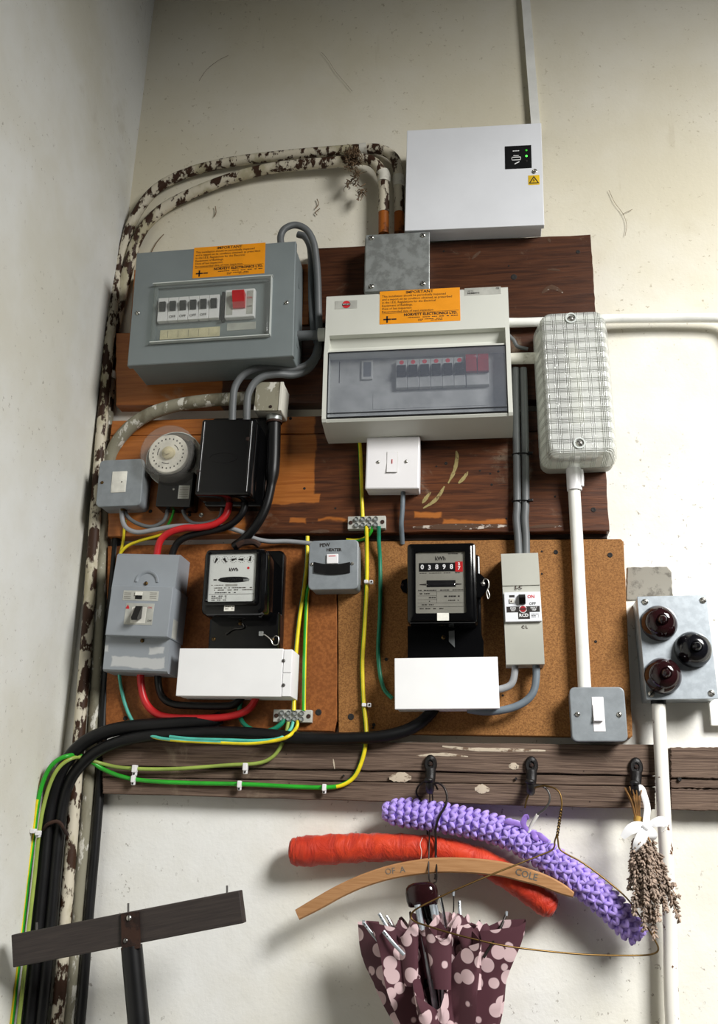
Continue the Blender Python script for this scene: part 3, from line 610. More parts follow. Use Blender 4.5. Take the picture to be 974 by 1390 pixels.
for k in range(6):
    xx = A[0] + bw * (k + .5)
    br = shared(t, SH, 'brk2', lambda: B().rbox(-bw * .485, bw * .485, -bh, 0, 0, .010, .0006, .0008), 'breaker', 'lgreyst', xx, zt, pl)
    tg = shared(t, SH, 'tog2', lambda: B().profx(-bw * .38, bw * .38, [(.009, -bh * .62), (.009, -bh * .22), (.013, -bh * .22), (.018, -bh * .50), (.0135, -bh * .62)]), 'toggle', 'matblack', 0, 0, t.base, br)
    tg.location = (0, 0, 0); dt = shared(t, SH, 'dot2', lambda: B().lathe(0, 0, [(bw * .2, .0098), (bw * .2, .0103)], 10), 'rating_mark', 'redink', 0, 0, t.base, br); dt.location = (0, 0, -bh * .1)
rsw = t.B().rbox(Bq[0] + .001, t.q(663, 500, .1)[0], zt - bh, zt + .003, pl, .100, .001, .001).done('main_switch', 'lgreyst', t)
xa, xb = Bq[0] + .001, t.q(663, 500, .1)[0]; xm = (xa + xb) / 2
for a0, a1 in ((xa, xm - .001), (xm + .001, xb)): t.B().profx(a0, a1, [(.099, zt - bh * .58), (.099, zt + .002), (.106, zt + .002), (.112, zt - bh * .2), (.108, zt - bh * .58)]).done('red_lever', 'darkred', rsw, ang=25)
text(t, 'ON', xm, zt - bh * .1, .1085, .007, 'whiteink', parent=rsw)
co = t.r(490.5, 490, 506, 516, .09); t.rb('blank_slot', 'lgreyst', co, .09, .094, .001, .001); t.rb('slot_insert', 'cgrey', (co[0] + .004, co[1] - .003, co[2] + .005, co[3] - .004), .094, .0945, .0005, .0002)
t.rb('card_strip', 'lgreyst', t.r(506, 531, 662, 553, .09), .09, .0908, .0005, .0002); sl = t.r(460, 491, 461, 520, .09); t.B().box(*sl, .09, .0904).done('slot_line', 'ink', t)
sticker(t, t.r(515, 393, 624.3, 438, .112), .112)
lr = t.r(454.4, 408, 484.6, 418.8, .1125); lp = t.rb('badge', 'lgreyst', lr, .1115, .1126, .0005, .0002)
cx, cz = (lr[0] + lr[1]) / 2 + .0005, (lr[2] + lr[3]) / 2; t.B().lathe(cx, cz, [(.0075, .1126), (.0075, .113)], 20).done('red_disc', 'redink', lp); t.B().box(cx - .0075, cx + .0075, cz - .002, cz + .002, .113, .1132).done('band', 'dark', lp); text(t, 'WYLEX', cx, cz, .1133, .004, 'whiteink', parent=lp)
lr = t.r(630, 390, 679.5, 400, .1125); lp = t.rb('type_label', 'lgreyst', lr, .1115, .1124, .0005, .0002); text(t, 'NHRB04+3', lr[0] + .016, lr[2] + .004, .1125, .0045, bold=.0001, parent=lp); text(t, 'CAT No.', lr[0] + .011, lr[2] + .0085, .1125, .0028, parent=lp); text(t, 'CE', lr[1] - .006, lr[3] - .0035, .1125, .0048, bold=.0001, parent=lp)

# ------------------------------------------------------------------ white fused switch
t = Thing('wall_switch', 'white square fused switch box under the white fuse box', 'switch', [(495.5, 593), (568.8, 591.5), (570, 663.5), (497, 663.5)], .070, .032)
t.rb('back_box', 'whitepl', (t.x0 + .001, t.x1 - .001, t.z0 + .001, t.z1 - .001), .032, .061, .003, .001); t.rb('plate', 'whitepl', (t.x0, t.x1, t.z0, t.z1), .0615, .070, .003, .003)
rk = t.r(524.5, 613, 539.5, 642); t.rb('rocker_recess', 'lgreyst', rk, .0695, .0702, .001, .0003); rk2 = (rk[0] + .0008, rk[1] - .0008, rk[2] + .0008, rk[3] - .0008)
rc = t.B().profx(rk2[0], rk2[1], [(.069, rk2[2]), (.069, rk2[3]), (.0715, rk2[3]), (.0708, (rk2[2] + rk2[3]) / 2), (.0735, rk2[2])]).done('rocker', 'whitepl', t, ang=20)
cx, cz = (rk[0] + rk[1]) / 2, (rk[2] + rk[3]) / 2; t.B().box(cx - .0006, cx + .0006, cz - .003, cz + .005, .071, .0722).done('neon', 'redpl', rc)
screw(t, 513, 627.5, .070, .0032); screw(t, 551, 626.5, .070, .0032)

# ------------------------------------------------------------------ terminal blocks
def tblock(label, c, d, base):
    t = Thing('terminal_block', label, 'terminal block', c, d, base, 'earth terminal blocks')
    t.rb('body', 'lgreyst', (t.x0, t.x1, t.z0, t.z1), base, d - .004, .001, .001); L = t.x1 - t.x0; Hh = t.z1 - t.z0
    for i in range(4):
        for j in (0, 1):
            x = t.x0 + L * (.24 + .17 * i); z = t.z0 + Hh * (.27 + .46 * j)
            o = shared(t, SH, 'tb', lambda: B().lathe(0, 0, [(.0042, 0), (.0042, .004), (.0034, .005), (.0034, .003), (.0005, .003)], 12), 'terminal_screw', 'galv', x, z, d - .004)
    for x in (t.x0 + L * .08, t.x1 - L * .08): t.B().lathe(x, t.z0 + Hh / 2, [(.0036, d - .0045), (.0036, d - .003), (.001, d - .0028)], 12).done('fixing_screw', 'bracket', t)
tblock('grey earth terminal block screwed to the stained plank', [(471, 700), (522.6, 699), (522.6, 716), (471.5, 717.5)], .048, .032)
tblock('grey earth terminal block at the foot of the hardboard panel', [(370, 963), (422.5, 963), (422, 981), (370, 979)], .038, .022)

# ------------------------------------------------------------------ timer
t = Thing('time_switch', 'round time switch with white dial under a clear dome', 'timer', [(190, 576), (266, 576), (266, 652), (190, 652)], .090, .032)
r_ = (t.x1 - t.x0) / 2; 
t.rb('base', 'black', t.r(213, 640, 262, 688, .07), .032, .07, .004, .003)
t.B().lathe(0, 0, [(r_ * .78, .032), (r_ * .78, .060), (r_ * .72, .068), (.001, .068)], 36).done('case', 'black', t)
t.B().lathe(0, 0, [(r_, .050), (r_, .086), (r_ * .97, .094), (r_ * .9, .099), (r_ * .7, .102), (.001, .103)], 40).done('dome', 'dome', t)
t.B().lathe(0, 0, [(r_ * 1.02, .050), (r_ * 1.02, .055), (r_ * .99, .055), (r_ * .99, .050)], 40).done('rim', 'edge', t)
dl = t.B().lathe(-r_ * .06, r_ * .02, [(r_ * .70, .068), (r_ * .70, .079), (r_ * .68, .080), (.001, .080)], 36).done('dial', 'paper', t)
b = t.B()
for k in range(24):
    a = 2 * math.pi * k / 24; cx, cz = -r_ * .06 + r_ * .54 * math.cos(a), r_ * .02 + r_ * .54 * math.sin(a); b.box(cx - .0011, cx + .0011, cz - .0014, cz + .0014, .080, .0804)
b.done('hour_marks', 'ink', dl)
b = t.B()
for a0 in (.3, 2.6, 4.2):
    b.loft([[(-r_ * .06 + rr * math.cos(a), b.y(dd), r_ * .02 + rr * math.sin(a)) for a in [a0 + .12 * k for k in range(7)] + [a0 + .12 * k for k in range(6, -1, -1)] for rr in (0,)] if 0 else [(-r_ * .06 + (r_ * (.36 if k < 7 else .385)) * math.cos(a0 + .12 * (k if k < 7 else 13 - k)), b.y(dd), r_ * .02 + (r_ * (.36 if k < 7 else .385)) * math.sin(a0 + .12 * (k if k < 7 else 13 - k))) for k in range(14)] for dd in (.080, .0804)])
b.done('arrow_marks', 'ink', dl)
t.B().lathe(-r_ * .04, r_ * .03, [(r_ * .24, .080), (r_ * .22, .085), (r_ * .12, .087), (r_ * .10, .091), (.001, .092)], 24).done('knob', 'cream', dl)
for a in (.55, 3.9): t.B().lathe(r_ * .78 * math.cos(a), r_ * .78 * math.sin(a), [(.0055, .06), (.0055, .078), (.003, .080)], 12).done('tripper', 'matblack', t)
t.rb('rating_label', 'lgreyst', t.r(242, 659, 257, 677, .07), .07, .0706, .0005, .0002)
b = t.B(); lx = t.r(243.5, 661, 255.5, 675, .07)
for k in range(6): zz = lx[2] + (lx[3] - lx[2]) * (k + .5) / 6; b.box(lx[0], lx[1], zz - .0004, zz + .0004, .0706, .0708)
b.done('print', 'greyink', t); screw(t, 235.5, 664, .07, .002)

# ------------------------------------------------------------------ black service cutout
t = Thing('service_cutout', 'black bakelite service fuse cutout beside the round timer', 'fuse cutout', [(268.7, 569), (345, 568), (344, 672), (269, 672)], .108, .032)
t.rb('base', 'black', (t.x0 + .004, t.x1 + .012, t.z0 - .006, t.z1 + .022), .032, .06, .006, .003); t.rb('cover', 'black', (t.x0, t.x1, t.z0, t.z1), .055, .108, .005, .004)
for px in (272.5, 337.5):
    xx = t.q(px, 620, .108)[0]; t.B().tube([Vector((xx, -(.1075 - .032), t.z0 + .006)), Vector((xx, -(.1075 - .032), 0)), Vector((xx, -(.1075 - .032), t.z1 - .006))], .003, 12, 2).done('rib', 'black', t, ang=60)
screw(t, 336.5, 596, .108, .0042, 'bracket'); screw(t, 269.5, 640, .108, .0042, 'bracket')
b = t.B(); cx, cz = t.q(303, 621); q = []
for k in range(24):
    a = 2 * math.pi * k / 24; q.append((math.cos(a), math.sin(a)))
b.loft([[(cx + x * rx, b.y(dd), cz + z * rz) for x, z in q] for rx, rz, dd in ((.026, .010, .1078), (.026, .010, .1086), (.024, .0085, .1086), (.024, .0085, .1078))], False, False); b.done('emblem_ring', 'black', t)

# cast elbow box and gland
t = Thing('conduit_elbow', 'cream painted square conduit elbow box above the black cable gland', 'conduit box', [(346, 518), (383, 518), (383, 557), (345, 557)], .085, .032)
t.rb('body', 'dirtycond', (t.x0, t.x1, t.z0, t.z1), .032, .080, .003, .002); t.rb('cover', 'greypaint', (t.x0, t.x1 - .006, t.z0, t.z1), .08, .0835, .002, .001); t.rb('bevel_edge', 'dirtycond', (t.x1 - .006, t.x1, t.z0, t.z1), .08, .085, .001, .001)
b = t.B(); x, z = t.q(371.5, 557, .058); v = lambda px, py: t.v(px, py, .058)
b.tube([v(372, 556), v(372, 566), v(372, 573)], .0145, 16, 3).done('collar', 'galv', t); t.B().tube([v(372, 572), v(372, 573.5), v(372, 575)], .0150, 16, 3).done('ring', 'bracket', t)
screw(t, 367, 552, .0835, .003, 'bracket')
cable('cable', 'thick black taped cable hanging from the cream elbow box', [(372, 574, .058), (371.5, 600, .058), (371, 622, .058), (369, 648, .058), (366, 668, .058), (360, 690, .058), (349, 711, .056), (333, 730, .05), (318, 742, .04)], lambda t_: .0122 if t_ < .34 else (.0122 - (t_ - .34) * .04 if t_ < .44 else .0082), 'matblack')

# ------------------------------------------------------------------ small grey boxes
def metalbox(label, c, d, base, mat='grey_box', r=.009):
    t = Thing('wall_switch', label, 'switch', c, d, base)
    t.rb('back_box', mat, (t.x0 + .0015, t.x1 - .0015, t.z0 + .0015, t.z1 - .0015), base, d - .0035, r, .001); t.rb('plate', mat, (t.x0, t.x1, t.z0, t.z1), d - .004, d, r, .002); return t
t = metalbox('grey metal box with white blank insert beside the round timer', [(133.5, 624), (192.5, 623), (194.5, 685), (131, 689)], .078, .032)
rk = t.r(151.5, 640, 171.5, 668.5); ins = t.rb('insert', 'paper', rk, .0775, .079, .001, .0006); t.B().lathe(*t.q(165.5, 654.5), [(.0014, .079), (.0014, .0796), (.0005, .0797)], 8).done('neon', 'bracket', ins); t.rb('lower_rocker', 'paper', (rk[0] + .002, rk[1] - .002, rk[2] + .002, rk[2] + (rk[3] - rk[2]) * .5), .079, .0796, .0008, .0004, parent=ins)
screw(t, 138.5, 655, .078, .003, 'brass')
t.B().tube([t.v(166, 686, .055), t.v(166.5, 691, .055), t.v(167, 694, .055)], .005, 10, 2).done('gland', 'brass', t)
t = metalbox('grey metal switch with taped black slot and pew heater lettering', [(419, 734), (485.5, 732), (487.5, 799.5), (418, 801)], .066, .022)
b = t.B(); pts = []; pb = []
for k in range(9):
    px = 426 + 49 * k / 8; pts.append(t.q(px, 763.2 + 3.5 * math.sin(math.pi * k / 8), .066)); pb.append(t.q(px, 777.5 + 2.8 * math.sin(math.pi * k / 8), .066))
b.poly(pts + pb[::-1], .0655, .0685).done('black_tape', 'matblack', t); rk = t.r(443.5, 752.5, 459, 765.5); rkk = t.rb('rocker', 'whitepl', rk, .0655, .0695, .001, .001)
x_, z_ = t.q(451, 755.5); t.B().box(x_ - .006, x_ + .006, z_ - .0006, z_ + .0006, .0693, .0698).done('red_mark', 'redink', rkk)
text(t, 'PEW', *t.q(440.5, 740), .066, .0088, bold=.0003, rot=.05, name='handwriting'); text(t, 'HEATER', *t.q(453, 746.5), .066, .0072, bold=.0003, rot=-.02, name='handwriting')
screw(t, 423, 766, .066, .003); screw(t, 478, 765, .066, .003)
t = metalbox('grey metal wall switch with white rocker at the end of the white conduit', [(773, 932.5), (848.5, 932.5), (850.5, 1006.5), (775, 1007)], .062, .022)
rk = t.r(804, 946, 820, 993); ins = t.rb('rocker_frame', 'whitepl', rk, .0615, .0628, .0008, .0004); zc = (rk[2] + rk[3]) / 2; hh = (rk[3] - rk[2])
t.B().profx(rk[0] + .001, rk[1] - .0035, [(.062, zc - hh * .21), (.062, zc + hh * .27), (.064, zc + hh * .27), (.0655, zc), (.069, zc - hh * .2)]).done('rocker', 'whitepl', ins, ang=20)
screw(t, 783.5, 969.5, .062, .0042); screw(t, 840, 970, .062, .0042)

# ------------------------------------------------------------------ main switch
t = Thing('isolator', 'tall grey plastic isolator with stepped front and black toggle', 'isolator', [(162.7, 750), (243.6, 751.7), (232.6, 913), (148, 910)], .085, .022)
x0, x1, z0, z1 = t.x0, t.x1, t.z0, t.z1; w_ = x1 - x0
zA = t.q(196, 796, .1)[1]; zB = t.q(188, 864, .1)[1]; zt = t.q(203, 751, .085)[1]; zb = t.q(190, 912, .085)[1]
xa, xb = t.q(156, 770, .085)[0], t.q(240, 780, .085)[0]
m2 = NT('grey_plastic_smeared'); col = m2.mix(boxmask(m2, [(xa + .014, xb - .003, zb + .006, zb + .026), (xb - .036, xb - .006, zb + .030, zb + .045), (xa - .002, xa + .010, zb + .030, zb + .043)], .006, .003, 40), lin((146, 152, 158)), lin((190, 192, 192))); MAT['smeared'] = m2.set(col, .45)
xr = x1
top = t.B(); top.profx(xa, xb, [(.022, zA - .004), (.022, zt), (.078, zt), (.0825, zt - .004), (.088, zA - .004)]).done('top_cover', 'grey_pl', t, ang=20)
t.B().profx(xa + .001, xb + .001, [(.022, zb), (.022, zB + .004), (.086, zB + .004), (.080, zb + .003), (.076, zb)]).done('bottom_cover', 'smeared', t, ang=20)
ml, mr = t.q(147, 828, .104)[0], t.q(231.5, 830, .104)[0]
t.rb('switch_body', 'grey_pl', (ml, mr, zB, zA), .022, .104, .001, .0015)
t.rb('side_label', 'lgreyst', (mr - .0001, mr + .0003, zB + .002, zB + .034), .06, .085, .0001, .0001)
# thumb recess arch
b = t.B(); cx, cz = t.q(199, 790, .087); q = [(math.cos(math.pi * k / 14), math.sin(math.pi * k / 14)) for k in range(15)]
b.loft([[(cx + x * r1, b.y(dd), cz + z * r1) for x, z in q] for r1, dd in ((.0215, .0845), (.0205, .0885), (.0175, .0885), (.0150, .0855))], False, False, False).done('thumb_arch', 'grey_pl', t, ang=60)
screw(t, 198, 792, .0875, .0035, 'brass'); screw(t, 193, 869.5, .0855, .0035, 'brass')
lb = t.rb('label_strip', 'lgreyst', t.r(167, 802, 215, 815.5, .104), .104, .1045, .0006, .0002)
x_, z_ = t.q(188.5, 808.5, .104); t.B().box(x_ - .006, x_ + .006, z_, z_ + .006, .1045, .107).done('test_button', 'paper', lb); t.B().box(x_ - .006, x_ + .006, z_ - .006, z_, .1045, .1052).done('button_slot', 'matblack', lb)
for px in (173, 208): 
    b = t.B(); xx, zz = t.q(px, 808.5, .104)
    for k in range(4): b.box(xx - .006, xx + .006, zz + .004 - k * .003, zz + .0048 - k * .003, .1045, .1047)
    b.done('print', 'greyink', lb)
lb = t.rb('toggle_plate', 'lgreyst', t.r(169.5, 819, 208, 848, .104), .104, .1046, .0008, .0002)
t.rb('toggle_slot', 'paper', t.r(178, 824, 198, 846, .104), .1046, .105, .0008, .0002, parent=lb)
x_, z_ = t.q(188.5, 833, .104); t.B().profx(x_ - .0055, x_ + .0055, [(.1045, z_ - .008), (.1045, z_ + .012), (.109, z_ + .012), (.124, z_ - .010), (.121, z_ - .014)]).done('toggle', 'black', lb, ang=25)
b = t.B(); x_, z_ = t.q(173.5, 824, .104); b.poly([(x_ - .003, z_ - .003), (x_ + .003, z_ - .003), (x_ + .0025, z_), (x_, z_ + .004), (x_ - .0025, z_)], .1046, .1049).done('red_mark', 'redink', lb)
text(t, 'ON', *t.q(203.5, 825, .104), .1047, .0045, 'redink', parent=lb); text(t, 'OFF', *t.q(203, 843, .104), .1047, .0045, parent=lb)

# ------------------------------------------------------------------ dial meter
t = Thing('electricity_meter', 'black electricity meter with white face and five small pointer dials', 'meter', [(272.5, 743), (358.5, 742), (361, 832), (271, 834)], .128, .022)
x0, x1, z0, z1 = t.x0, t.x1, t.z0, t.z1
t.rb('base', 'black', (x0 + .006, t.q(383, 790, .05)[0], t.q(330, 879, .05)[1], t.q(330, 746, .05)[1]), .022, .04, .01, .003)
t.rb('case', 'black', (x0, x1, z0, z1), .035, .118, .012, .008)
dr = t.r(281.5, 749.5, 345.5, 815.5, .128)
b = t.B(); rg = []
for (e, dd, rr) in ((.006, .110, .006), (.006, .122, .006), (.004, .124, .005), (.001, .124, .004), (0, .123, .004), (0, .119, .004)): rg.append([(x, b.y(dd), z) for x, z in rrect(dr[0] - e, dr[1] + e, dr[2] - e, dr[3] + e, rr, 5)])
b.loft(rg, False, False).done('bezel', 'black', t, ang=40)
fc = t.rb('face', 'dial', dr, .1175, .1195, .003, .0005); fd = .1195; w_, h_ = dr[1] - dr[0], dr[3] - dr[2]
b = t.B()
angs = (-2.0, -.95, .25, 3.1, 1.4)
for k in range(5):
    cx, cz = dr[0] + w_ * (.14 + .18 * k), dr[3] - h_ * .13
    for j in range(10):
        a = 2 * math.pi * j / 10; b.box(cx + .0055 * math.cos(a) - .0005, cx + .0055 * math.cos(a) + .0005, cz + .0055 * math.sin(a) - .0005, cz + .0055 * math.sin(a) + .0005, fd, fd + .0002)
b.done('dial_ticks', 'ink', fc)
for k in range(5):
    cx, cz = dr[0] + w_ * (.14 + .18 * k), dr[3] - h_ * .13; a = angs[k]; u = (math.cos(a), math.sin(a)); n_ = (-u[1] * .0013, u[0] * .0013)
    t.B().poly([(cx - u[0] * .003 + n_[0] * 1.6, cz - u[1] * .003 + n_[1] * 1.6), (cx - u[0] * .003 - n_[0] * 1.6, cz - u[1] * .003 - n_[1] * 1.6), (cx + u[0] * .0055 - n_[0] * .6, cz + u[1] * .0055 - n_[1] * .6), (cx + u[0] * .0055 + n_[0] * .6, cz + u[1] * .0055 + n_[1] * .6)], fd, fd + .0006).done('pointer', 'ink', fc)
text(t, 'kWh', dr[0] + w_ * .52, dr[3] - h_ * .34, fd, h_ * .095, bold=.0003, parent=fc)
t.B().lathe(dr[0] + w_ * .83, dr[3] - h_ * .31, [(.0022, fd), (.0022, fd + .0003)], 12).done('red_pointer', 'redink', fc)
b = t.B(); zc = dr[3] - h_ * .545; sl = [(dr[0] + w_ * (.19 + .68 * (k / 12)), zc + h_ * .06 * math.sin(math.pi * k / 12) ** .35) for k in range(13)] + [(dr[0] + w_ * (.87 - .68 * (k / 12)), zc - h_ * .06 * math.sin(math.pi * k / 12) ** .35) for k in range(1, 12)]
b.poly(sl, fd, fd + .0003).done('disc_slot', 'matblack', fc); t.B().box(dr[0] + w_ * .74, dr[0] + w_ * .86, zc - h_ * .035, zc + h_ * .01, fd + .0003, fd + .0008).done('rotor_disc', 'galv', fc)
t.B().box(dr[0] + w_ * .1, dr[0] + w_ * .17, zc - .0012, zc + .0012, fd, fd + .0002).done('arrow', 'ink', fc)
microprint(t, (dr[0] + w_ * .06, dr[0] + w_ * .94, dr[3] - h_ * .78, dr[3] - h_ * .69), 2, fd, 'greyink', fc, 8, .7); microprint(t, (dr[0] + w_ * .06, dr[0] + w_ * .32, dr[3] - h_ * .67, dr[3] - h_ * .64), 1, fd, 'greyink', fc, 9); microprint(t, (dr[0] + w_ * .08, dr[0] + w_ * .4, dr[3] - h_ * .98, dr[3] - h_ * .86), 3, fd, 'ink', fc, 10)
t.rb('name_plate', 'lgreyst', (dr[0] + w_ * .36, dr[0] + w_ * .62, dr[3] - h_ * .68, dr[3] - h_ * .635), fd, fd + .0003, .001, .0001, parent=fc)
t.B().box(dr[0] + w_ * .02, dr[1] - w_ * .02, dr[3] - h_ * .845, dr[3] - h_ * .838, fd, fd + .0002).done('rule', 'ink', fc); microprint(t, (dr[0] + w_ * .15, dr[0] + w_ * .6, dr[3] - h_ * .832, dr[3] - h_ * .79), 1, fd, 'ink', fc, 11)
t.B().rbox(dr[0], dr[1], dr[2], dr[3], .1225, .1232, .003, .0003).done('glass', 'glassy', t)
lb = t.rb('seal_label', 'paper', t.r(304, 820.5, 318, 829.5, .118), .1178, .1186, .0005, .0002); lr = t.r(305.5, 822, 316.5, 828, .1186); microprint(t, lr, 2, .1186, 'greyink', lb, 12)
tc = t.r(283, 836, 378, 880, .062); t.rb('terminal_cover', 'black', (tc[0], tc[1], tc[2] - .003, tc[3] + .006), .022, .062, .004, .004)
for px, py in ((290, 867.5), (326, 846), (369.5, 868)): screw(t, px, py, .062, .0035, 'brass')
v = lambda x, y: t.v(x, y, .066)
t.B().tube([v(369, 868), v(374, 863), v(378, 866), v(377, 874), v(371, 875), v(367, 868), v(360, 862), v(353, 860)], .0009, 6, 5).done('seal_wire', 'steel', t); t.rb('lead_seal', 'galv', t.r(351, 857, 357, 863, .066), .0635, .0665, .001, .0005)
t.B().tube([v(306, 861), v(316, 854), v(325, 853), v(331, 851), v(329, 846)], .0012, 6, 5).done('seal_wire', 'zinc', t)
cl_ = t.B(); cl_.tube([t.v(322, 741, .09), t.v(330, 737, .09), t.v(344, 736, .085), t.v(352, 741, .08)], .006, 8, 4).done('top_clamp', 'bracket', t)

# ------------------------------------------------------------------ counter meter
t = Thing('electricity_meter', 'black electricity meter with grey face reading 03898 on its counter', 'meter', [(551.5, 736), (643, 735.5), (649.5, 844), (552, 846)], .122, .022)
x0, x1, z0, z1 = t.x0, t.x1, t.z0, t.z1
t.rb('base', 'black', (x0 + .004, x1 + .006, z0 - .03, z1 - .003), .022, .05, .006, .003); t.rb('case', 'black', (x0, x1, z0, z1), .045, .116, .006, .004)
dr = t.r(563.5, 748, 631.5, 832, .122); b = t.B(); rg = []
for (e, dd, rr) in ((.012, .110, .005), (.012, .119, .005), (.010, .1205, .004), (.0, .1205, .002), (0, .114, .002)): rg.append([(x, b.y(dd), z) for x, z in rrect(dr[0] - e, dr[1] + e, dr[2] - e, dr[3] + e, rr, 4)])
b.loft(rg, False, False).done('bezel', 'black', t, ang=40)
fc = t.rb('face', 'dial2', dr, .114, .1165, .001, .0004); fd = .1165; w_, h_ = dr[1] - dr[0], dr[3] - dr[2]
text(t, 'kWh', dr[0] + w_ * .5, dr[3] - h_ * .11, fd, h_ * .085, bold=.0003, parent=fc)
ct = t.rb('counter', 'matblack', (dr[0] + w_ * .07, dr[0] + w_ * .95, dr[3] - h_ * .32, dr[3] - h_ * .18), fd, fd + .0006, .0005, .0002, parent=fc)
for k, ch in enumerate('03898'): text(t, ch, dr[0] + w_ * (.135 + .147 * k), dr[3] - h_ * (.25 + (.008 if ch == '3' else 0)), fd + .0006, h_ * .105, 'whiteink', bold=.0003, parent=ct, name='digit')
t.B().box(dr[0] + w_ * .80, dr[0] + w_ * .95, dr[3] - h_ * .33, dr[3] - h_ * .165, fd, fd + .0009).done('red_drum', 'redpl', ct); text(t, '2', dr[0] + w_ * .875, dr[3] - h_ * .205, fd + .0009, h_ * .06, 'whiteink', bold=.0003, parent=ct, name='digit'); text(t, '7', dr[0] + w_ * .875, dr[3] - h_ * .275, fd + .0009, h_ * .08, 'whiteink', bold=.0003, parent=ct, name='digit')
zc = dr[3] - h_ * .52; t.B().box(dr[0] + w_ * .22, dr[0] + w_ * .80, zc - h_ * .055, zc + h_ * .055, fd, fd + .0003).done('disc_slot', 'matblack', fc); t.B().rbox(dr[0] + w_ * .23, dr[0] + w_ * .79, zc - h_ * .025, zc - h_ * .005, fd + .0002, fd + .0014, .0008, .0008).done('rotor_disc', 'chrome', fc)
b = t.B()
for a0, s_ in ((.08, 1), (.92, -1)): b.poly([(dr[0] + w_ * a0, zc - h_ * .012 - .0006), (dr[0] + w_ * (a0 + s_ * .13), zc - h_ * .012 - .0014), (dr[0] + w_ * (a0 + s_ * .13), zc - h_ * .012 + .0014), (dr[0] + w_ * a0, zc - h_ * .012 + .0006)][::s_], fd, fd + .0002)
b.done('arrows', 'ink', fc)
b = t.B()
for f in (.645, .715, .775, .83, .89): b.box(dr[0] + w_ * .04, dr[0] + w_ * (.42 if f in (.715, .775) else .96), dr[3] - h_ * f - .0002, dr[3] - h_ * f + .0002, fd, fd + .0002)
b.box(dr[0] + w_ * .42, dr[0] + w_ * .425, dr[3] - h_ * .83, dr[3] - h_ * .645, fd, fd + .0002); b.done('printed_rules', 'ink', fc)

for rc_, rows, sd in (((.05, .98, .64, .61), 1, 21), ((.08, .28, .70, .66), 1, 22), ((.2, .4, .765, .725), 1, 23), ((.18, .4, .82, .785), 1, 24), ((.08, .36, .875, .84), 1, 25), ((.08, .55, .94, .90), 1, 26), ((.52, .9, .75, .70), 1, 27), ((.65, .86, .81, .77), 1, 28), ((.08, .92, .36, .335), 1, 29), ((.66, .95, .05, .02), 1, 30)):
    microprint(t, (dr[0] + w_ * rc_[0], dr[0] + w_ * rc_[1], dr[3] - h_ * rc_[2], dr[3] - h_ * rc_[3]), rows, fd, 'ink', fc, sd, .7)
t.B().rbox(dr[0], dr[1], dr[2], dr[3], .1185, .1192, .001, .0002).done('glass', 'glassy', t)
t.rb('seal_label', 'paper', t.r(593, 832, 609, 842.5, .1205), .1203, .1210, .0005, .0002)
tc = [(553, 850), (649, 848), (656, 870), (656, 893), (553, 893)]; t.B().poly([t.q(x, y, .07) for x, y in tc][::-1], .022, .07).done('terminal_cover', 'black', t)
screw(t, 601.5, 865, .07, .0036, 'brass'); t.B().poly([t.q(x, y, .07) for x, y in ((609, 857), (616.5, 856), (617, 879), (609, 871))][::-1], .0698, .0725).done('seal_tab', 'cgrey', t)
lug = [(645, 777), (652, 779), (662, 789), (662, 799), (652, 811), (645, 810)]; t.B().poly([t.q(x, y, .06) for x, y in lug][::-1], .05, .06).done('sealing_lug', 'black', t); screw(t, 655, 792.5, .06, .0042)
v = lambda x, y: t.v(x, y, .064); t.B().tube([v(655, 792), v(657, 786), v(662, 788), v(663, 797), v(660, 804), v(662, 813), v(664, 808), v(661, 800)], .001, 6, 5).done('seal_wire', 'steel', t)
lug = [(553, 785), (545, 788), (543, 797), (546, 803), (553, 806)]; t.B().poly([t.q(x, y, .06) for x, y in lug], .05, .06).done('sealing_lug', 'black', t); screw(t, 546, 794, .06, .0025, 'bracket')

# ------------------------------------------------------------------ blank white boxes under the meters
t = Thing('terminal_shroud', 'blank white plastic box with screwed end under the dial meter', 'box', [(243, 879.6), (396.5, 881), (394, 945.5), (239, 945)], .084, .022, 'blank white boxes')
xs_ = t.q(383, 912)[0]; t.rb('body', 'blank', (t.x0 + .001, t.x1, t.z0 + .001, t.z1 - .001), .022, .080, .001, .001); t.rb('cover', 'blank', (t.x0, xs_, t.z0, t.z1), .075, .084, .001, .001)
zm = (t.z0 + t.z1) / 2
for za, zb_ in ((zm + .0006, t.z1 - .001), (t.z0 + .001, zm - .0006)): t.rb('end_flap', 'blank', (xs_ + .001, t.x1 - .0005, za, zb_), .079, .083, .0006, .0006)
for y in (897, 930): screw(t, 384.5, y, .0835, .003, 'zinc')
t = Thing('terminal_shroud', 'blank white plastic box under the counter meter', 'box', [(535, 893.3), (675.3, 891.6), (677.6, 961.5), (535.6, 963)], .084, .022, 'blank white boxes')
t.rb('body', 'blank', (t.x0 + .002, t.x1 - .002, t.z0 + .002, t.z1 - .002), .022, .080, .001, .001); t.rb('cover', 'blank', (t.x0, t.x1, t.z0, t.z1), .074, .084, .001, .001)

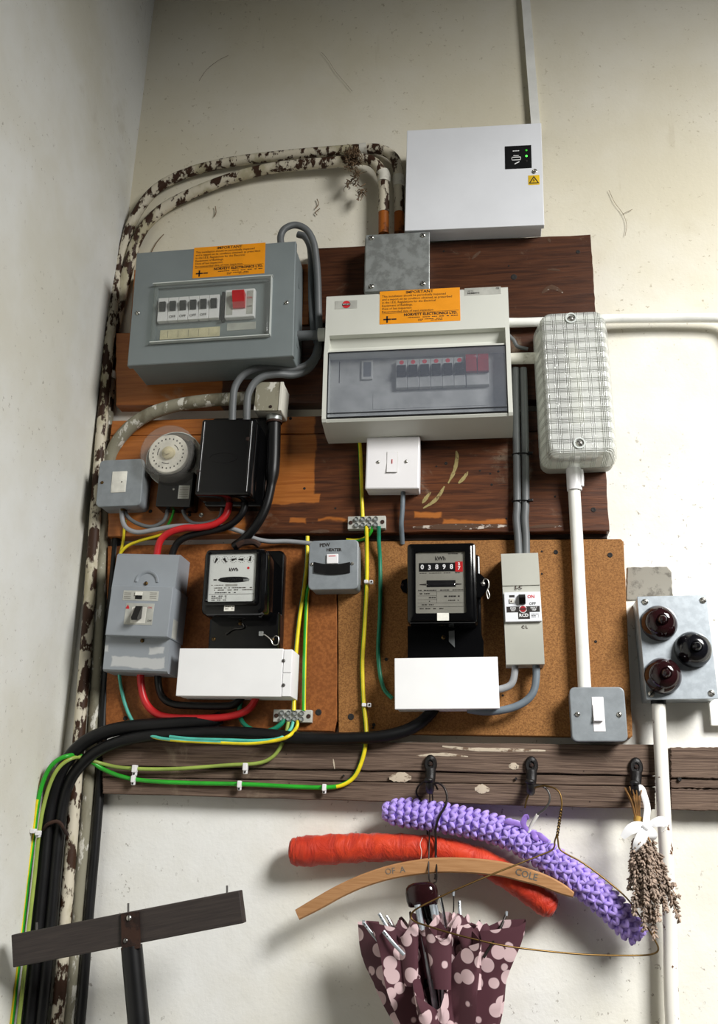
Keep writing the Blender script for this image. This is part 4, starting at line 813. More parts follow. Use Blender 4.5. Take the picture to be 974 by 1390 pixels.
# ------------------------------------------------------------------ RCD
t = Thing('rcd_unit', 'slim warm-grey breaker unit with white label plate and black toggle', 'breaker unit', [(681, 751), (732, 749.5), (737, 900.5), (685.3, 901.5)], .072, .022)
x0, x1, z0, z1 = t.x0, t.x1, t.z0, t.z1; L = z1 - z0
t.rb('body', 'rcdgrey', (x0, x1, z0, z1), .022, .066, .001, .001)
t.B().profx(x0, x1, [(.06, z1), (.068, z1), (.072, z1 - L * .21), (.072, z1 - L * .30), (.06, z1 - L * .30)]).done('top_cover', 'rcdgrey', t, ang=10)
t.B().profx(x0, x1, [(.06, z0), (.066, z0), (.072, z0 + L * .22), (.072, z0 + L * .40), (.06, z0 + L * .40)]).done('bottom_cover', 'rcdgrey', t, ang=10)
mr_ = t.r(684.5, 803.5, 734, 843.5, .078); pt_ = t.rb('label_plate', 'white', mr_, .066, .078, .001, .0008); w_, h_ = mr_[1] - mr_[0], mr_[3] - mr_[2]; dd = .078
t.B().box(x0, x1, z1 - L * .30, z0 + L * .40, .06, .07).done('middle_body', 'rcdgrey', t)
g = lambda fx, fz: (mr_[0] + w_ * fx, mr_[3] - h_ * fz)
b = t.B(); b.box(g(.05, 0)[0], g(.96, 0)[0], g(0, .69)[1], g(0, .49)[1], dd, dd + .0002); b.box(g(.36, 0)[0], g(.68, 0)[0], g(0, .92)[1], g(0, .68)[1], dd, dd + .0002); b.done('black_print', 'ink', pt_)
b = t.B(); b.profx(g(.40, 0)[0], g(.58, 0)[0], [(dd - .001, g(0, .42)[1]), (dd - .001, g(0, .10)[1]), (dd + .004, g(0, .10)[1]), (dd + .011, g(0, .24)[1]), (dd + .004, g(0, .42)[1])]).done('toggle', 'black', pt_, ang=25)
t.B().lathe(*g(.5, .585), [(.0062, dd), (.0062, dd + .0004)], 20).done('badge_ring', 'whiteink', pt_); t.B().lathe(*g(.5, .585), [(.0052, dd), (.0052, dd + .0006)], 20).done('badge', 'darkred', pt_)
t.B().box(g(.39, 0)[0], g(.61, 0)[0], g(0, .605)[1], g(0, .565)[1], dd, dd + .0008).done('badge_band', 'ink', pt_)
text(t, 'ON', *g(.74, .17), dd, h_ * .15, 'redink', bold=.0002, parent=pt_); text(t, 'OFF', *g(.77, .41), dd, h_ * .13, bold=.0001, parent=pt_); text(t, 'RCD', *g(.515, .80), dd + .0002, h_ * .15, 'whiteink', bold=.0003, parent=pt_)
text(t, 'PRESS\nTEST', *g(.23, .585), dd + .0002, h_ * .075, 'whiteink', bold=.0001, parent=pt_); text(t, 'FAULT\nTRIP', *g(.80, .585), dd + .0002, h_ * .075, 'whiteink', bold=.0001, parent=pt_); microprint(t, (g(.72, 0)[0], g(.92, 0)[0], g(0, .88)[1], g(0, .74)[1]), 3, dd, 'ink', pt_, 31)
b = t.B(); b.box(g(.14, 0)[0], g(.29, 0)[0], g(0, .18)[1], g(0, .10)[1], dd, dd + .0002).done('test_label', 'ink', pt_); t.rb('test_button', 'paper', (*[g(.14, 0)[0], g(.27, 0)[0]], g(0, .38)[1], g(0, .22)[1]), dd - .001, dd + .002, .001, .0006, parent=pt_); t.B().lathe(*g(.19, .32), [(.0014, dd), (.0014, dd + .0023)], 8).done('test_dot', 'bracket', pt_)
text(t, 'L C', *t.q(703.5, 797.5, .072), .072, .0075, 'bracket', bold=.0004, name='handwriting'); text(t, 'C L', *t.q(711.5, 851.5, .072), .072, .0065, 'bracket', bold=.0004, name='handwriting')

# ------------------------------------------------------------------ bulkhead lamp
t = Thing('bulkhead_light', 'oblong bulkhead lamp with clear prismatic glass cover and two screws', 'wall light', [(733, 424), (822, 420.5), (830, 613), (746, 617)], .12, .032)
x0, x1, z0, z1 = t.x0, t.x1, t.z0, t.z1; w_, L = x1 - x0, z1 - z0
bx = x0 - t.q(727, 530, .06)[0]; bz = z0 - t.q(783, 634, .06)[1]
t.rb('base', 'rcdgrey', (x0 - bx + .002, x1 + bx - .004, z0 - bz - .001, z1 + bz - .004), .032, .056, .016, .002)
t.rb('reflector', 'whitepl', (x0 + .006, x1 - .012, z0 + .012, z1 - .012), .055, .064, .014, .001)
t.B().tube([t.v(773, 470, .088), t.v(778, 530, .088), t.v(783, 580, .088)], .014, 14, 4).done('lamp_tube', 'paper', t)
for py, n_ in ((462, 1), (586, 1)):
    xx, zz = t.q(774 if py < 500 else 784, py, .08); t.B().box(xx - .018, xx + .018, zz - .008, zz + .008, .06, .098).done('lamp_holder', 'whitepl', t)
b = t.B(); rg = []
for dd, f, i, rr in ((.052, 1, 0, .020), (.060, 1, 0, .020), (.098, .45, 0, .019), (.108, .25, 0, .018), (.115, .1, .001, .017), (.1185, 0, .003, .015), (.1195, 0, .006, .013)): rg.append([(x, b.y(dd), z) for x, z in rrect(x0 - bx * f + i, x1 + bx * f - i, z0 - bz * f + i, z1 + bz * f * .6 - i, rr, 6)])
b.loft(rg, cap0=False).done('glass_cover', 'prism', t, ang=50)
for px, py in ((774.5, 432.5), (786, 602)):
    xx, zz = t.q(px, py, .118); t.B().lathe(xx, zz, [(.010, .112), (.010, .1215), (.0075, .1215), (.0075, .118), (.001, .118)], 18).done('screw_boss', 'edge', t); screw(t, px, py, .119, .0058, 'steel')

# ------------------------------------------------------------------ steel switch box with three dolly covers
t = Thing('switch_box', 'galvanised steel box with three round bakelite switch covers', 'switch', [(866, 809.5), (961, 807.5), (972, 948.5), (875, 950)], .060, 0)
t.rb('body', 'galv2', (t.x0 + .001, t.x1 - .001, t.z0 + .001, t.z1 - .001), 0, .056, .002, .001); t.rb('lid', 'galv2', (t.x0, t.x1, t.z0, t.z1), .056, .060, .001, .0008)
for px, py in ((875, 817), (953.5, 815), (883.5, 942), (965, 941)): screw(t, px, py, .060, .0052, 'steel')
for px, py, m in ((896, 844, 'brownknob'), (942, 880, 'blackknob'), (901, 916, 'brownknob')):
    xx, zz = t.q(px, py, .075); R = .0285
    k_ = t.B().lathe(xx, zz, [(R, .060), (R, .066), (R * .97, .070), (R * .85, .080), (R * .66, .088), (R * .45, .092), (R * .32, .0925), (R * .29, .0905), (R * .27, .0925), (R * .22, .1), (R * .12, .104), (.001, .105)], 40).done('switch_cover', m, t, ang=70)
    t.B().rbox(xx - .0045, xx + .0045, zz + R * .50, zz + R * .72, .082, .089, .002, .002).done('cover_mark', m, k_)

# ------------------------------------------------------------------ cables
E2 = ['green', 'yellow']
def dz(pts, d): return [(x, y, d) for x, y in pts]
cable('cable', 'grey cable looping over the top of the grey fuse box', [(381, 332, .085), (381, 320, .085), (387, 310, .085), (401, 305.5, .08), (416, 312, .075), (425, 328, .07), (428.5, 348, .065), (431, 380, .06), (432, 420, .055), (433, 450, .05), (431, 470, .052), (425, 487, .055), (411, 498, .06), (390, 501, .07), (368, 499, .08), (347, 501, .088), (330, 509, .09), (319, 525, .09), (316, 545, .088), (315, 572, .084)], .0068, 'cgrey', 'grey tails above the cutout')
cable('cable', 'grey cable tucked behind the looping one above the black cutout', [(404, 318, .05), (414, 322, .05), (421, 338, .048), (422.5, 370, .045), (423, 410, .045), (426, 450, .045), (432, 472, .046), (428, 488, .05), (416, 503, .055), (398, 509, .065), (378, 508, .08), (358, 511, .088), (345, 520, .09), (337, 535, .09), (335, 552, .088), (334.5, 572, .084)], .0068, 'cgrey', 'grey tails above the cutout')
cable('earth_cable', 'green and yellow earth wire from the white fuse box to the upper terminal block', dz([(486, 585), (488.5, 610), (490, 650), (491, 680), (492, 703)], .043), .0035, E2, two=9)
cable('earth_cable', 'long green and yellow earth wire curving from the upper block along the coat rail', [(497, 714, .045), (497.5, 740, .038), (497.5, 790, .028), (494.5, 850, .028), (491.5, 900, .028), (493, 950, .028), (496.5, 985, .030), (496, 1010, .036), (490, 1035, .036), (480, 1055, .036), (463, 1066, .036), (440, 1069, .036), (400, 1068, .036), (330, 1064.5, .036), (260, 1063, .036), (200, 1060, .036), (165, 1054, .036), (140, 1044, .038), (124, 1034, .046), (108, 1026, .052), (92, 1026, .08), (75, 1034, .085), (62, 1052, .082), (52, 1085, .078), (46, 1130, .075), (38, 1190, .072), (30, 1260, .07), (14, 1400, .07)], .0036, E2, two=lambda s: 9 if s < .34 else (2 if s < .76 else 5))
cable('earth_cable', 'pale green and yellow earth wire from the lower block along the coat rail', [(391, 980, .034), (388, 995, .036), (381, 1013, .038), (369, 1028, .038), (350, 1036, .038), (310, 1038.5, .037), (250, 1043, .037), (205, 1044, .037), (165, 1042, .037), (140, 1037, .039), (124, 1032, .05), (110, 1028, .055), (96, 1030, .075), (80, 1042, .08), (68, 1064, .078), (58, 1100, .076), (52, 1140, .074), (47, 1190, .072), (39, 1260, .07), (24, 1400, .07)], .0031, ['lime', 'yellow'], two=3)
cable('earth_cable', 'green earth wire dropping from the upper terminal block to the white box', [(514, 714, .045), (514, 735, .038), (515.5, 760, .028), (516, 800, .027), (515, 840, .027), (513, 880, .027), (515, 912, .027), (521, 935, .027), (532, 948, .027)], .0036, 'teal')
cable('earth_cable', 'short green and yellow earth tail behind the upper terminal block', [(505, 714, .043), (503, 722, .038), (496, 730, .030), (483, 733.5, .026), (470, 733, .024)], .0031, E2, two=4)
cable('earth_cable', 'yellow and green earth wire from the heater switch to the lower block', [(417, 728, .028), (416.5, 760, .028), (412, 800, .028), (406, 840, .028), (402, 880, .028), (399.5, 920, .028), (398.5, 965, .034)], .0036, ['ltteal', 'yellow'], two=9)
cable('earth_cable', 'bright green earth wire from the heater switch to the lower block', [(422, 790, .028), (417, 805, .028), (414.5, 850, .028), (413, 900, .028), (412, 965, .034)], .0034, E2, two=1)
cable('earth_cable', 'teal earth wire hanging below the isolator', [(161, 905, .04), (163, 925, .03), (168, 950, .026), (176, 972, .026), (186, 986, .026), (200, 992, .03)], .003, 'ltteal')
cable('earth_cable', 'dark green earth wire looping into the lower terminal block', [(327, 945, .03), (325, 968, .03), (332, 984, .034), (350, 993, .036), (368, 991, .036), (380, 984, .036), (386, 976, .034)], .004, 'teal')
cable('earth_cable', 'teal and yellow earth wire leaving the lower block beside the black cable', [(404, 978, .034), (402, 988, .037), (392, 999, .06), (375, 1005, .06), (340, 1009, .06), (300, 1008, .06), (255, 1006, .06), (222, 1003, .06), (205, 999, .056)], .003, ['ltteal', 'yellow'], two=8, twist=.1)
cable('earth_cable', 'thin teal earth wire running just above the coat rail', [(398, 978, .034), (394, 990, .04), (380, 1002, .056), (350, 1005.5, .06), (310, 1004.5, .06), (260, 1003, .06), (230, 1000, .06)], .0028, 'ltteal')
cable('supply_cable', 'thick black armoured cable bending down the corner, ending behind the red loop', [(300, 974, .030), (285, 979, .036), (250, 981, .042), (209, 984, .046), (175, 987, .05), (146, 993, .055), (117, 1006, .06), (94, 1028, .062), (77, 1059, .060), (66, 1110, .056), (59, 1180, .054), (52, 1254, .052), (38, 1400, .052)], .0112, 'matblack', 'thick black armoured cables')
cable('supply_cable', 'thick black armoured cable from the white box along the rail to the corner', [(592, 955, .035), (584, 968, .036), (566, 984, .04), (540, 995, .044), (505, 1001, .046), (450, 1002.5, .046), (400, 1001, .046), (350, 996, .046), (300, 994, .046), (250, 996, .048), (200, 999, .05), (165, 1006, .052), (135, 1018, .055), (112, 1036, .055), (94, 1062, .052), (83, 1105, .050), (75, 1180, .048), (69, 1250, .047), (54, 1400, .047)], .0098, 'matblack', 'thick black armoured cables')
cable('cable', 'red cable curving from the cutout into the top of the isolator', [(310, 668, .06), (311, 685, .06), (305, 701, .062), (290, 712, .064), (270, 716, .066), (250, 717, .068), (230, 723, .07), (217, 735, .07), (212, 757, .066)], .0062, 'red')
cable('cable', 'black cable running beside the red one above the isolator', [(333, 668, .06), (331, 690, .06), (322, 705, .058), (305, 716, .056), (280, 722, .055), (255, 728, .055), (240, 738, .053), (232, 757, .05)], .0062, 'matblack')
cable('cable', 'red cable looping from the isolator to the box under the dial meter', [(190.5, 905, .045), (191.5, 930, .043), (196, 950, .042), (207, 965, .042), (225, 973, .042), (258, 975, .042), (300, 974, .042), (325, 969, .042), (340, 960, .042), (349, 944, .042)], .0062, 'red')
cable('cable', 'black cable looping from the isolator to the box under the dial meter', [(214, 905, .04), (215, 930, .037), (221, 947, .036), (236, 956, .036), (265, 958, .036), (300, 958.5, .036), (318, 956, .036), (332, 942, .036)], .0062, 'matblack')
cable('cable', 'light grey cable swooping from the grey metal box towards the heater switch', [(165, 684, .055), (166, 705, .055), (172, 717, .055), (187, 722.5, .055), (210, 719, .055), (240, 714, .052), (275, 714, .048), (305, 715.5, .045), (330, 723, .042), (345, 731, .04), (365, 735, .036), (390, 735, .032), (425, 738, .03)], .0042, 'clgrey')
cable('cable', 'thin grey cable from the grey metal box to the timer', [(168, 688, .05), (173, 701, .05), (185, 710, .05), (203, 715, .05), (217, 711, .05), (225, 702, .05), (230, 680, .05)], .0036, 'cgrey')
cable('cable', 'thin grey cable between the timer and the cutout', [(247, 682, .05), (250, 698, .05), (258, 708, .05), (270, 711, .05), (287, 708, .05), (299, 700, .05), (304, 668, .05)], .0034, 'cgrey')
cable('earth_cable', 'green and yellow wire just below the timer', [(237, 682, .05), (235.5, 694, .048), (232, 704, .045), (227, 714, .04)], .0024, E2, two=3)
cable('earth_cable', 'yellow wire behind the top corner of the isolator', [(170, 706, .04), (168.5, 720, .036), (166, 740, .03), (159, 765, .028)], .0026, ['yellow', 'lime'], two=2)
cable('earth_cable', 'yellow wire curving over the top of the isolator', [(159, 768, .03), (163, 752, .036), (173, 741, .04), (190, 734, .042), (208, 729, .044), (225, 724, .046)], .0028, ['yellow', 'lime'], two=2)
cable('cable', 'grey cable dropping from the white fused switch', [(547, 662, .05), (546, 690, .046), (544.5, 710, .042), (545, 722, .034), (546, 738, .022)], .0042, 'cblue')
cable('cable', 'small grey cable at the stub beside the lamp', [(690, 455, .05), (697, 462, .05), (702, 470, .048), (716, 474, .045)], .0035, 'cgrey')
for k, lab in ((0, 'grey cable rising from the slim breaker unit, on the fuse box side'), (1, 'grey cable rising from the slim breaker unit, on the lamp side')):
    ox = 11.5 * k
    cable('cable', lab, [(699.5 + ox * .9, 500, .043), (700 + ox, 560, .043), (701 + ox, 617, .043), (701.5 + ox, 681, .043), (700.5 + ox, 705, .042), (702.5 + ox * .95, 728, .04), (704 + ox * .85, 756, .04)], .0068, 'cgrey', 'pair of grey cables above the breaker unit')
for y in (617, 681):
    p = P(706.8, y, .043); b = B(); q = [(p.x + .0155 * math.cos(a) * (1 if abs(math.cos(a)) < .5 else .98), p.y + .0082 * math.sin(a), p.z) for a in [2 * math.pi * k / 20 for k in range(21)]]
    b.tube([Vector(v) for v in q], .0012, 6, 1); b.rbox(p.x + .012, p.x + .020, p.z - .002, p.z + .002, .047, .053, .0005, .0005)
    tag(b.done('cable_tie', 'matblack'), 'black cable tie around the grey cable pair, ' + ('just below the fuse box' if y < 650 else 'near the bottom edge of the stained plank'), 'cable tie', 'cable ties')
cable('cable', 'grey cable hooking from the breaker unit into the white box', [(699, 896, .05), (698, 915, .05), (694, 928, .05), (684, 934, .05), (668, 937, .05)], .0058, 'clgrey')
cable('cable', 'blue-grey cable sweeping from the breaker unit under the white box', [(727, 896, .05), (727.5, 918, .05), (724, 938, .05), (714, 951, .05), (697, 960, .05), (675, 965, .05), (655, 966, .046), (635, 963, .04)], .0062, 'cblue')
clip(494, 957, .034, 'white cable clip on the earth wire low on the chipboard panel', .0035, .003, (2.0, 0)); clip(497, 790, .034, 'white cable clip on the earth wire beside the heater switch', .0035, .003, (2.0, 0))
clip(440, 1069, .041, 'white cable clip on the green earth wire near the first hook', .003, .0055)
clip(325, 1064.5, .041, 'white cable clip on the lower green wire, mid rail', .003, .0055); clip(333, 1041, .041, 'white cable clip on the upper pale wire, mid rail', .0038, .006)
clip(181, 1057.5, .041, 'white cable clip on the lower green wire near the corner', .003, .0055); clip(183, 1043.5, .041, 'white cable clip on the upper pale wire near the corner', .0038, .006)
clip(45.5, 1128, .084, 'white cable clip pair on the earth wires in the corner', .004, .0035, (1.8, -.6))
clip(52, 1131, .084, 'white cable clip on the pale earth wire beside the black cables', .0035, .0035, (0, -.6))
p1, p2 = P(58, 1126, .07), P(92, 1134, .06)
b = B(); b.tube([p1, P(66, 1118, .074), P(80, 1116, .068), p2], .003, 8, 4); tag(b.done('cable_strap', 'bracket'), 'rusty strap across the thick black cables', 'clip')

# ------------------------------------------------------------------ coat hooks
def hook(label, px, py):
    t = Thing('coat_hook', label, 'hook', [(px - 8, py - 20), (px + 8, py - 20), (px + 8, py + 20), (px - 8, py + 20)], .034, .030, 'iron coat hooks')
    v = lambda x, y, d: t.v(px + x, py + y, d)
    b = t.B(); c = t.q(px, py - 9, .034); q = [(math.cos(2 * math.pi * k / 18), math.sin(2 * math.pi * k / 18)) for k in range(18)]
    b.loft([[(c[0] + x * .0105 * f, b.y(dd), c[1] + z * .0145 * f) for x, z in q] for f, dd in ((1, .030), (1, .035), (.8, .038), (.45, .038), (.4, .036))]).done('plate', 'iron', t, ang=50)
    screw(t, px, py - 9, .036, .0035, 'bracket')
    t.B().tube([v(0, -2, .036), v(0, 8, .038), v(-.5, 17, .042), v(-1, 23, .050), v(-1, 26, .062), v(-1.5, 22, .073), v(-2, 15, .077)], lambda s: .0088 - .003 * s, 10, 5).done('stem', 'iron', t, ang=60)
    t.B().tube([v(-2, 16, .077), v(-2, 13, .0775), v(-2, 10, .077)], lambda s: .0072 * math.sin(math.pi * (.15 + .7 * s)) + .001, 10, 4).done('knob', 'iron', t, ang=60)
    return t
hook('black iron coat hook carrying the wooden and red hangers', 584, 1046); hook('black iron coat hook carrying the lilac and brass hangers', 721, 1048); hook('black iron coat hook carrying the lavender bunch', 863, 1050)

# ------------------------------------------------------------------ hangers
MM = .00116
def empty(name, label, cat, p, group=None):
    o = bpy.data.objects.new(name, None); COL.objects.link(o); o.location = p; o.empty_display_size = .02; return tag(o, label, cat, group)
def wt(par, name, mat, pts, r, n=8, sub=6, ang=60, **k):
    b = B(); b.tube([p if isinstance(p, Vector) else P(*p) for p in pts], r, n, sub, **k); return wpart(b.done(name, mat, ang=ang), par)
def interp(keys):
    def f(t):
        x = t * (len(keys) - 1); i = min(int(x), len(keys) - 2); return keys[i] + (keys[i + 1] - keys[i]) * (x - i)
    return f
# red satin padded hanger
hg = empty('clothes_hanger', 'padded red satin hanger with gathered fabric', 'hanger', P(583, 1066, .045))
pth = [(393, 1155, 10), (397, 1155, 17), (412, 1155.5, 20), (455, 1152.5, 19.5), (500, 1150.5, 18.5), (550, 1150.5, 17.5), (600, 1154, 16.5), (650, 1168, 16.5), (690, 1190, 17), (720, 1211, 17), (742, 1227, 17), (750, 1233, 13), (753, 1235, 8)]
ctr = cat3([P(x, y, .034) for x, y, _ in pth], 8); rf = interp([k[2] for k in pth]); b = B(); N = 22; rg = []
for i, p in enumerate(ctr):
    tt = i / (len(ctr) - 1); tg = (ctr[min(i + 1, len(ctr) - 1)] - ctr[max(i - 1, 0)]).normalized(); nn = tg.cross(Vector((0, 1, 0))).normalized(); r0 = rf(tt) * MM
    rg.append([p + (nn * math.cos(a) + Vector((0, .95, 0)) * math.sin(a)) * r0 * (1 + .035 * math.sin(i * 1.15 + 2 * math.sin(a * 2)) + .03 * math.sin(i * 2.3 + 3 * a)) for a in [2 * math.pi * k / N for k in range(N)]])
b.loft(rg); wpart(b.done('padding', 'satin', ang=80), hg)
wt(hg, 'hook', 'darkwire', [(580, 1140, .03), (579.5, 1118, .034), (579, 1100, .045), (572, 1088, .052), (565, 1078, .056), (567, 1068, .056), (576, 1061, .056), (588, 1062, .056), (594, 1072, .056)], .0016, 6)
wt(hg, 'loose_thread', 'paper', [(573, 1137, .058), (570, 1146, .058), (572, 1156, .058), (571, 1166, .058)], .0004, 5)
# wooden hanger
hg = empty('clothes_hanger', 'bare curved wooden hanger with pencil lettering', 'hanger', P(597, 1064, .06))
top = [(400, 1235), (430, 1217), (457, 1202), (490, 1187), (530, 1174), (570, 1166.5), (600, 1164), (640, 1165), (680, 1169.5), (710, 1177), (740, 1187), (765, 1200), (779, 1211)]
bot = [(406, 1249), (436, 1234), (465, 1218), (497, 1204), (535, 1193), (573, 1187), (602, 1185), (640, 1186), (678, 1190), (705, 1196.5), (733, 1204), (757, 1213), (777, 1219)]
rg = []; d0, d1 = .052, .064
for (xa, ya), (xb, yb) in zip(top, bot):
    a, c = P(xa, ya, d1), P(xb, yb, d1); e = (c - a).normalized() * .0022; f = Vector((0, .0022, 0)); bk = Vector((0, d1 - d0, 0))
    rg.append([a + e, c - e, c + f, c + bk - f, c + bk - e, a + bk + e, a + bk - f, a + f])
b = B(); n_ = len(rg); R2 = [cat3([rg[i][j] for i in range(n_)], 4) for j in range(8)]; b.loft([[R2[j][i] for j in range(8)] for i in range(len(R2[0]))]); bar = wpart(b.done('bar', 'hangwood', ang=30), hg)
class FT: pass
def wtext(body, px, py, d, size, mat, rot, par, name='lettering', bold=0.0, sx=1.0):
    p = P(px, py, d); ft = FT(); ft.base = 0; ft.o = par; o = text(ft, body, p.x, p.z, d, size, mat, rot=rot, bold=bold, parent=par, name=name, sx=sx); o.location = -(par.matrix_basis.translation if par.parent is None else par.location + par.parent.location); return o
wtext('OF  A', 536, 1182, .0642, .0125, 'greyink', .16, hg, 'pencil_lettering'); wtext('COLE', 714, 1187.5, .0642, .0135, 'greyink', -.24, hg, 'pencil_lettering', .0002)
wt(hg, 'hook', 'darkwire', [(591, 1170, .058), (591.3, 1145, .06), (591, 1125, .064), (596, 1108, .07), (604, 1094, .07), (606.5, 1082, .068), (603, 1070, .066), (595, 1063, .064), (586, 1064, .062), (578, 1070, .06)], .0019, 8)
wt(hg, 'tail', 'darkwire', [(591, 1186, .058), (591, 1190, .058), (590, 1194, .058)], .0019, 8)
# lilac crocheted hanger
hg = empty('clothes_hanger', 'padded lilac crocheted hanger with knotted ribbon', 'hanger', P(722, 1066, .06))
pth = [(520, 1101, 5), (526, 1101.5, 12), (538, 1103, 16), (560, 1104, 17.5), (595, 1109, 17.5), (630, 1115.5, 17.5), (665, 1123, 17.5), (700, 1137, 17.5), (725, 1152, 17.5), (750, 1169, 17.5), (775, 1188, 17.5), (800, 1206, 17.5), (820, 1223, 17.5), (838, 1240, 17), (854, 1257, 16), (864, 1268, 12), (869, 1274, 6)]
ctr = cat3([P(x, y, .044) for x, y, _ in pth], 6); rf = interp([k[2] * MM for k in pth]); b = B()
b.tube([P(x, y, .044) for x, y, _ in pth], lambda s: rf(s) * .86, 14, 6); wpart(b.done('padding', 'purple', ang=80), hg)
L = [0]
for i in range(1, len(ctr)): L.append(L[-1] + (ctr[i] - ctr[i - 1]).length)
def at(s):
    for i in range(1, len(L)):
        if L[i] >= s:
            f = (s - L[i - 1]) / (L[i] - L[i - 1]); return ctr[i - 1].lerp(ctr[i], f), (ctr[i] - ctr[i - 1]).normalized(), (i - 1 + f) / (len(L) - 1)
    return ctr[-1], (ctr[-1] - ctr[-2]).normalized(), 1.0
ell = [(0, 0, 1), (0, 0, -1)]
def blob(b, c, ax, n1, n2, la, lb, lc):
    V = []; 
    for i, (h, w) in enumerate(((-.8, .6), (-.3, .95), (.3, .95), (.8, .6))): V.append([b.bm.verts.new(c + ax * (la * h) + (n1 * lb * math.cos(a) + n2 * lc * math.sin(a)) * w) for a in [2 * math.pi * k / 6 for k in range(6)]])
    e0, e1 = b.bm.verts.new(c - ax * la), b.bm.verts.new(c + ax * la); fs = []
    for i in range(3):
        for k in range(6): fs.append(b.bm.faces.new((V[i][k], V[i][(k + 1) % 6], V[i + 1][(k + 1) % 6], V[i + 1][k])))
    for k in range(6): fs.append(b.bm.faces.new((e0, V[0][(k + 1) % 6], V[0][k]))); fs.append(b.bm.faces.new((e1, V[3][k], V[3][(k + 1) % 6])))
    b.faces(fs)
b = B(); step = .0118; s = .004; row = 0
while s < L[-1] - .003:
    p, tg, tt = at(s); nn = tg.cross(Vector((0, 1, 0))).normalized(); rr = rf(tt) * .93
    for k in range(9):
        a = 2 * math.pi * (k + .5 * (row % 2)) / 9; rad = nn * math.cos(a) + Vector((0, 1, 0)) * math.sin(a); cir = -nn * math.sin(a) + Vector((0, 1, 0)) * math.cos(a)
        for sg in (-1, 1):
            ax = (cir * sg * .85 + tg * .75 + rad * .25).normalized(); n2 = ax.cross(rad).normalized()
            blob(b, p + rad * rr + cir * sg * rr * .17 + Vector((random.uniform(-.0006, .0006), random.uniform(-.0006, .0006), random.uniform(-.0006, .0006))), ax, rad, n2, .0082, .0044, .0040)
    s += step; row += 1
wpart(b.done('crochet_cover', 'purple', ang=80, kind='stuff'), hg)
wt(hg, 'hook', 'zinc', [(724, 1116, .055), (730, 1105, .06), (738, 1099, .062), (744, 1091, .062), (746, 1082, .062), (743, 1073, .062), (735, 1067, .062), (726, 1067, .06), (719, 1072, .058)], .0016, 8)
wt(hg, 'hook_sleeve', 'paper', [(717, 1130, .052), (721, 1120, .055), (729, 1106, .06)], .0028, 8)
for pts in (((716, 1128, .06), (710, 1118, .064), (714, 1108, .066), (717, 1112, .066)), ((716, 1126, .06), (704, 1118, .064), (690, 1116, .066), (683, 1117, .064)), ((722, 1130, .06), (732, 1134, .066), (740, 1140, .066), (744, 1142, .064)), ((722, 1128, .06), (726, 1136, .068), (730, 1142, .066))):
    wt(hg, 'ribbon', 'purpleb', pts, lambda s: .0045 * math.sin(math.pi * (.15 + .75 * s)), 8, 5, flat=.25)
# brass wire hanger
hg = empty('clothes_hanger', 'thin brass-coloured wire hanger with twisted neck', 'hanger', P(735, 1067, .07))
wt(hg, 'hook', 'brass', [(712, 1097, .064), (715, 1084, .064), (722, 1072, .064), (735, 1067, .066), (750, 1069, .068), (759, 1076, .07), (762, 1088, .072), (761.5, 1100, .074)], .0013, 7)
for ph in (0, math.pi):
    pts = []
    for k in range(25):
        f = k / 24; p = P(761.5 - 5.5 * f, 1098 + 36 * f, .074); a = ph + f * 9 * math.pi; pts.append(p + Vector((.0016 * math.cos(a), .0016 * math.sin(a), 0)))
    wt(hg, 'twisted_neck', 'brass', pts, .0012, 6, 1)
wt(hg, 'arm', 'brass', [(755.5, 1133, .074), (752.5, 1142, .075), (752, 1149, .076), (747, 1155, .078), (730, 1162, .083), (700, 1174, .092), (660, 1190, .104), (620, 1207, .116), (590, 1221, .124), (570, 1231, .13), (560, 1238, .132), (557.5, 1245, .133), (563, 1251, .134), (580, 1257, .136), (620, 1269, .138), (680, 1283, .134), (740, 1291, .12), (800, 1296, .10), (860, 1297, .078), (885, 1295, .076), (893, 1288, .075), (886, 1272, .074), (870, 1247, .074), (850, 1219, .075), (820, 1193, .076), (790, 1171, .076), (768, 1159, .076), (759, 1152, .076), (757, 1142, .075), (756, 1133, .074)], .0013, 7)

# ------------------------------------------------------------------ dried lavender bunch
lv = empty('lavender_bunch', 'bunch of dried lavender tied with a white ribbon', 'dried flowers', P(865, 1110, .07))
for k in range(14):
    f = k / 13; a = random.uniform(-.01, .01)
    wt(lv, 'stem', 'stem', [(862 + 6 * f, 1112, .07 + a * .5), (856 + 12 * f, 1090, .07 + a), (846 + 23 * f + random.uniform(-2, 2), 1066 + random.uniform(-2, 8) + 6 * abs(f - .4), .07 + a * 1.6)], .0009, 5, 3)
wt(lv, 'binding', 'twine', [(866.5, 1108, .07), (865.5, 1113, .07), (866, 1120, .07)], .0068, 12, 4)
def spike(path, L0, L1, rad, seedd):
    rnd = random.Random(seedd); pts = cat3([P(*p) for p in path], 10); b = B(); m = len(pts)
    for i in range(m):
        tt = i / (m - 1)
        if tt < L0: continue
        f = (tt - L0) / (1 - L0); whorl = .55 + .45 * abs(math.sin(f * 9 + seedd)); rr = rad * whorl * (1 - .40 * f) * (.75 + .25 * math.sin(math.pi * min(1, f * 3 + .25)))
        tg = (pts[min(i + 1, m - 1)] - pts[max(i - 1, 0)]).normalized(); n1 = tg.cross(Vector((.2, 1, .1))).normalized(); n2 = tg.cross(n1)
        for k in range(8):
            a = rnd.uniform(0, 6.28); dr_ = n1 * math.cos(a) + n2 * math.sin(a); ax = (dr_ * .8 + tg * rnd.uniform(.3, 1.0)).normalized(); s1 = ax.cross(tg).normalized(); s2 = ax.cross(s1)
            blob(b, pts[i] + dr_ * rr * rnd.uniform(.45, 1.0) + tg * rnd.uniform(-.002, .002), ax, s1, s2, rnd.uniform(.003, .0045), .0016, .0016)
    return b
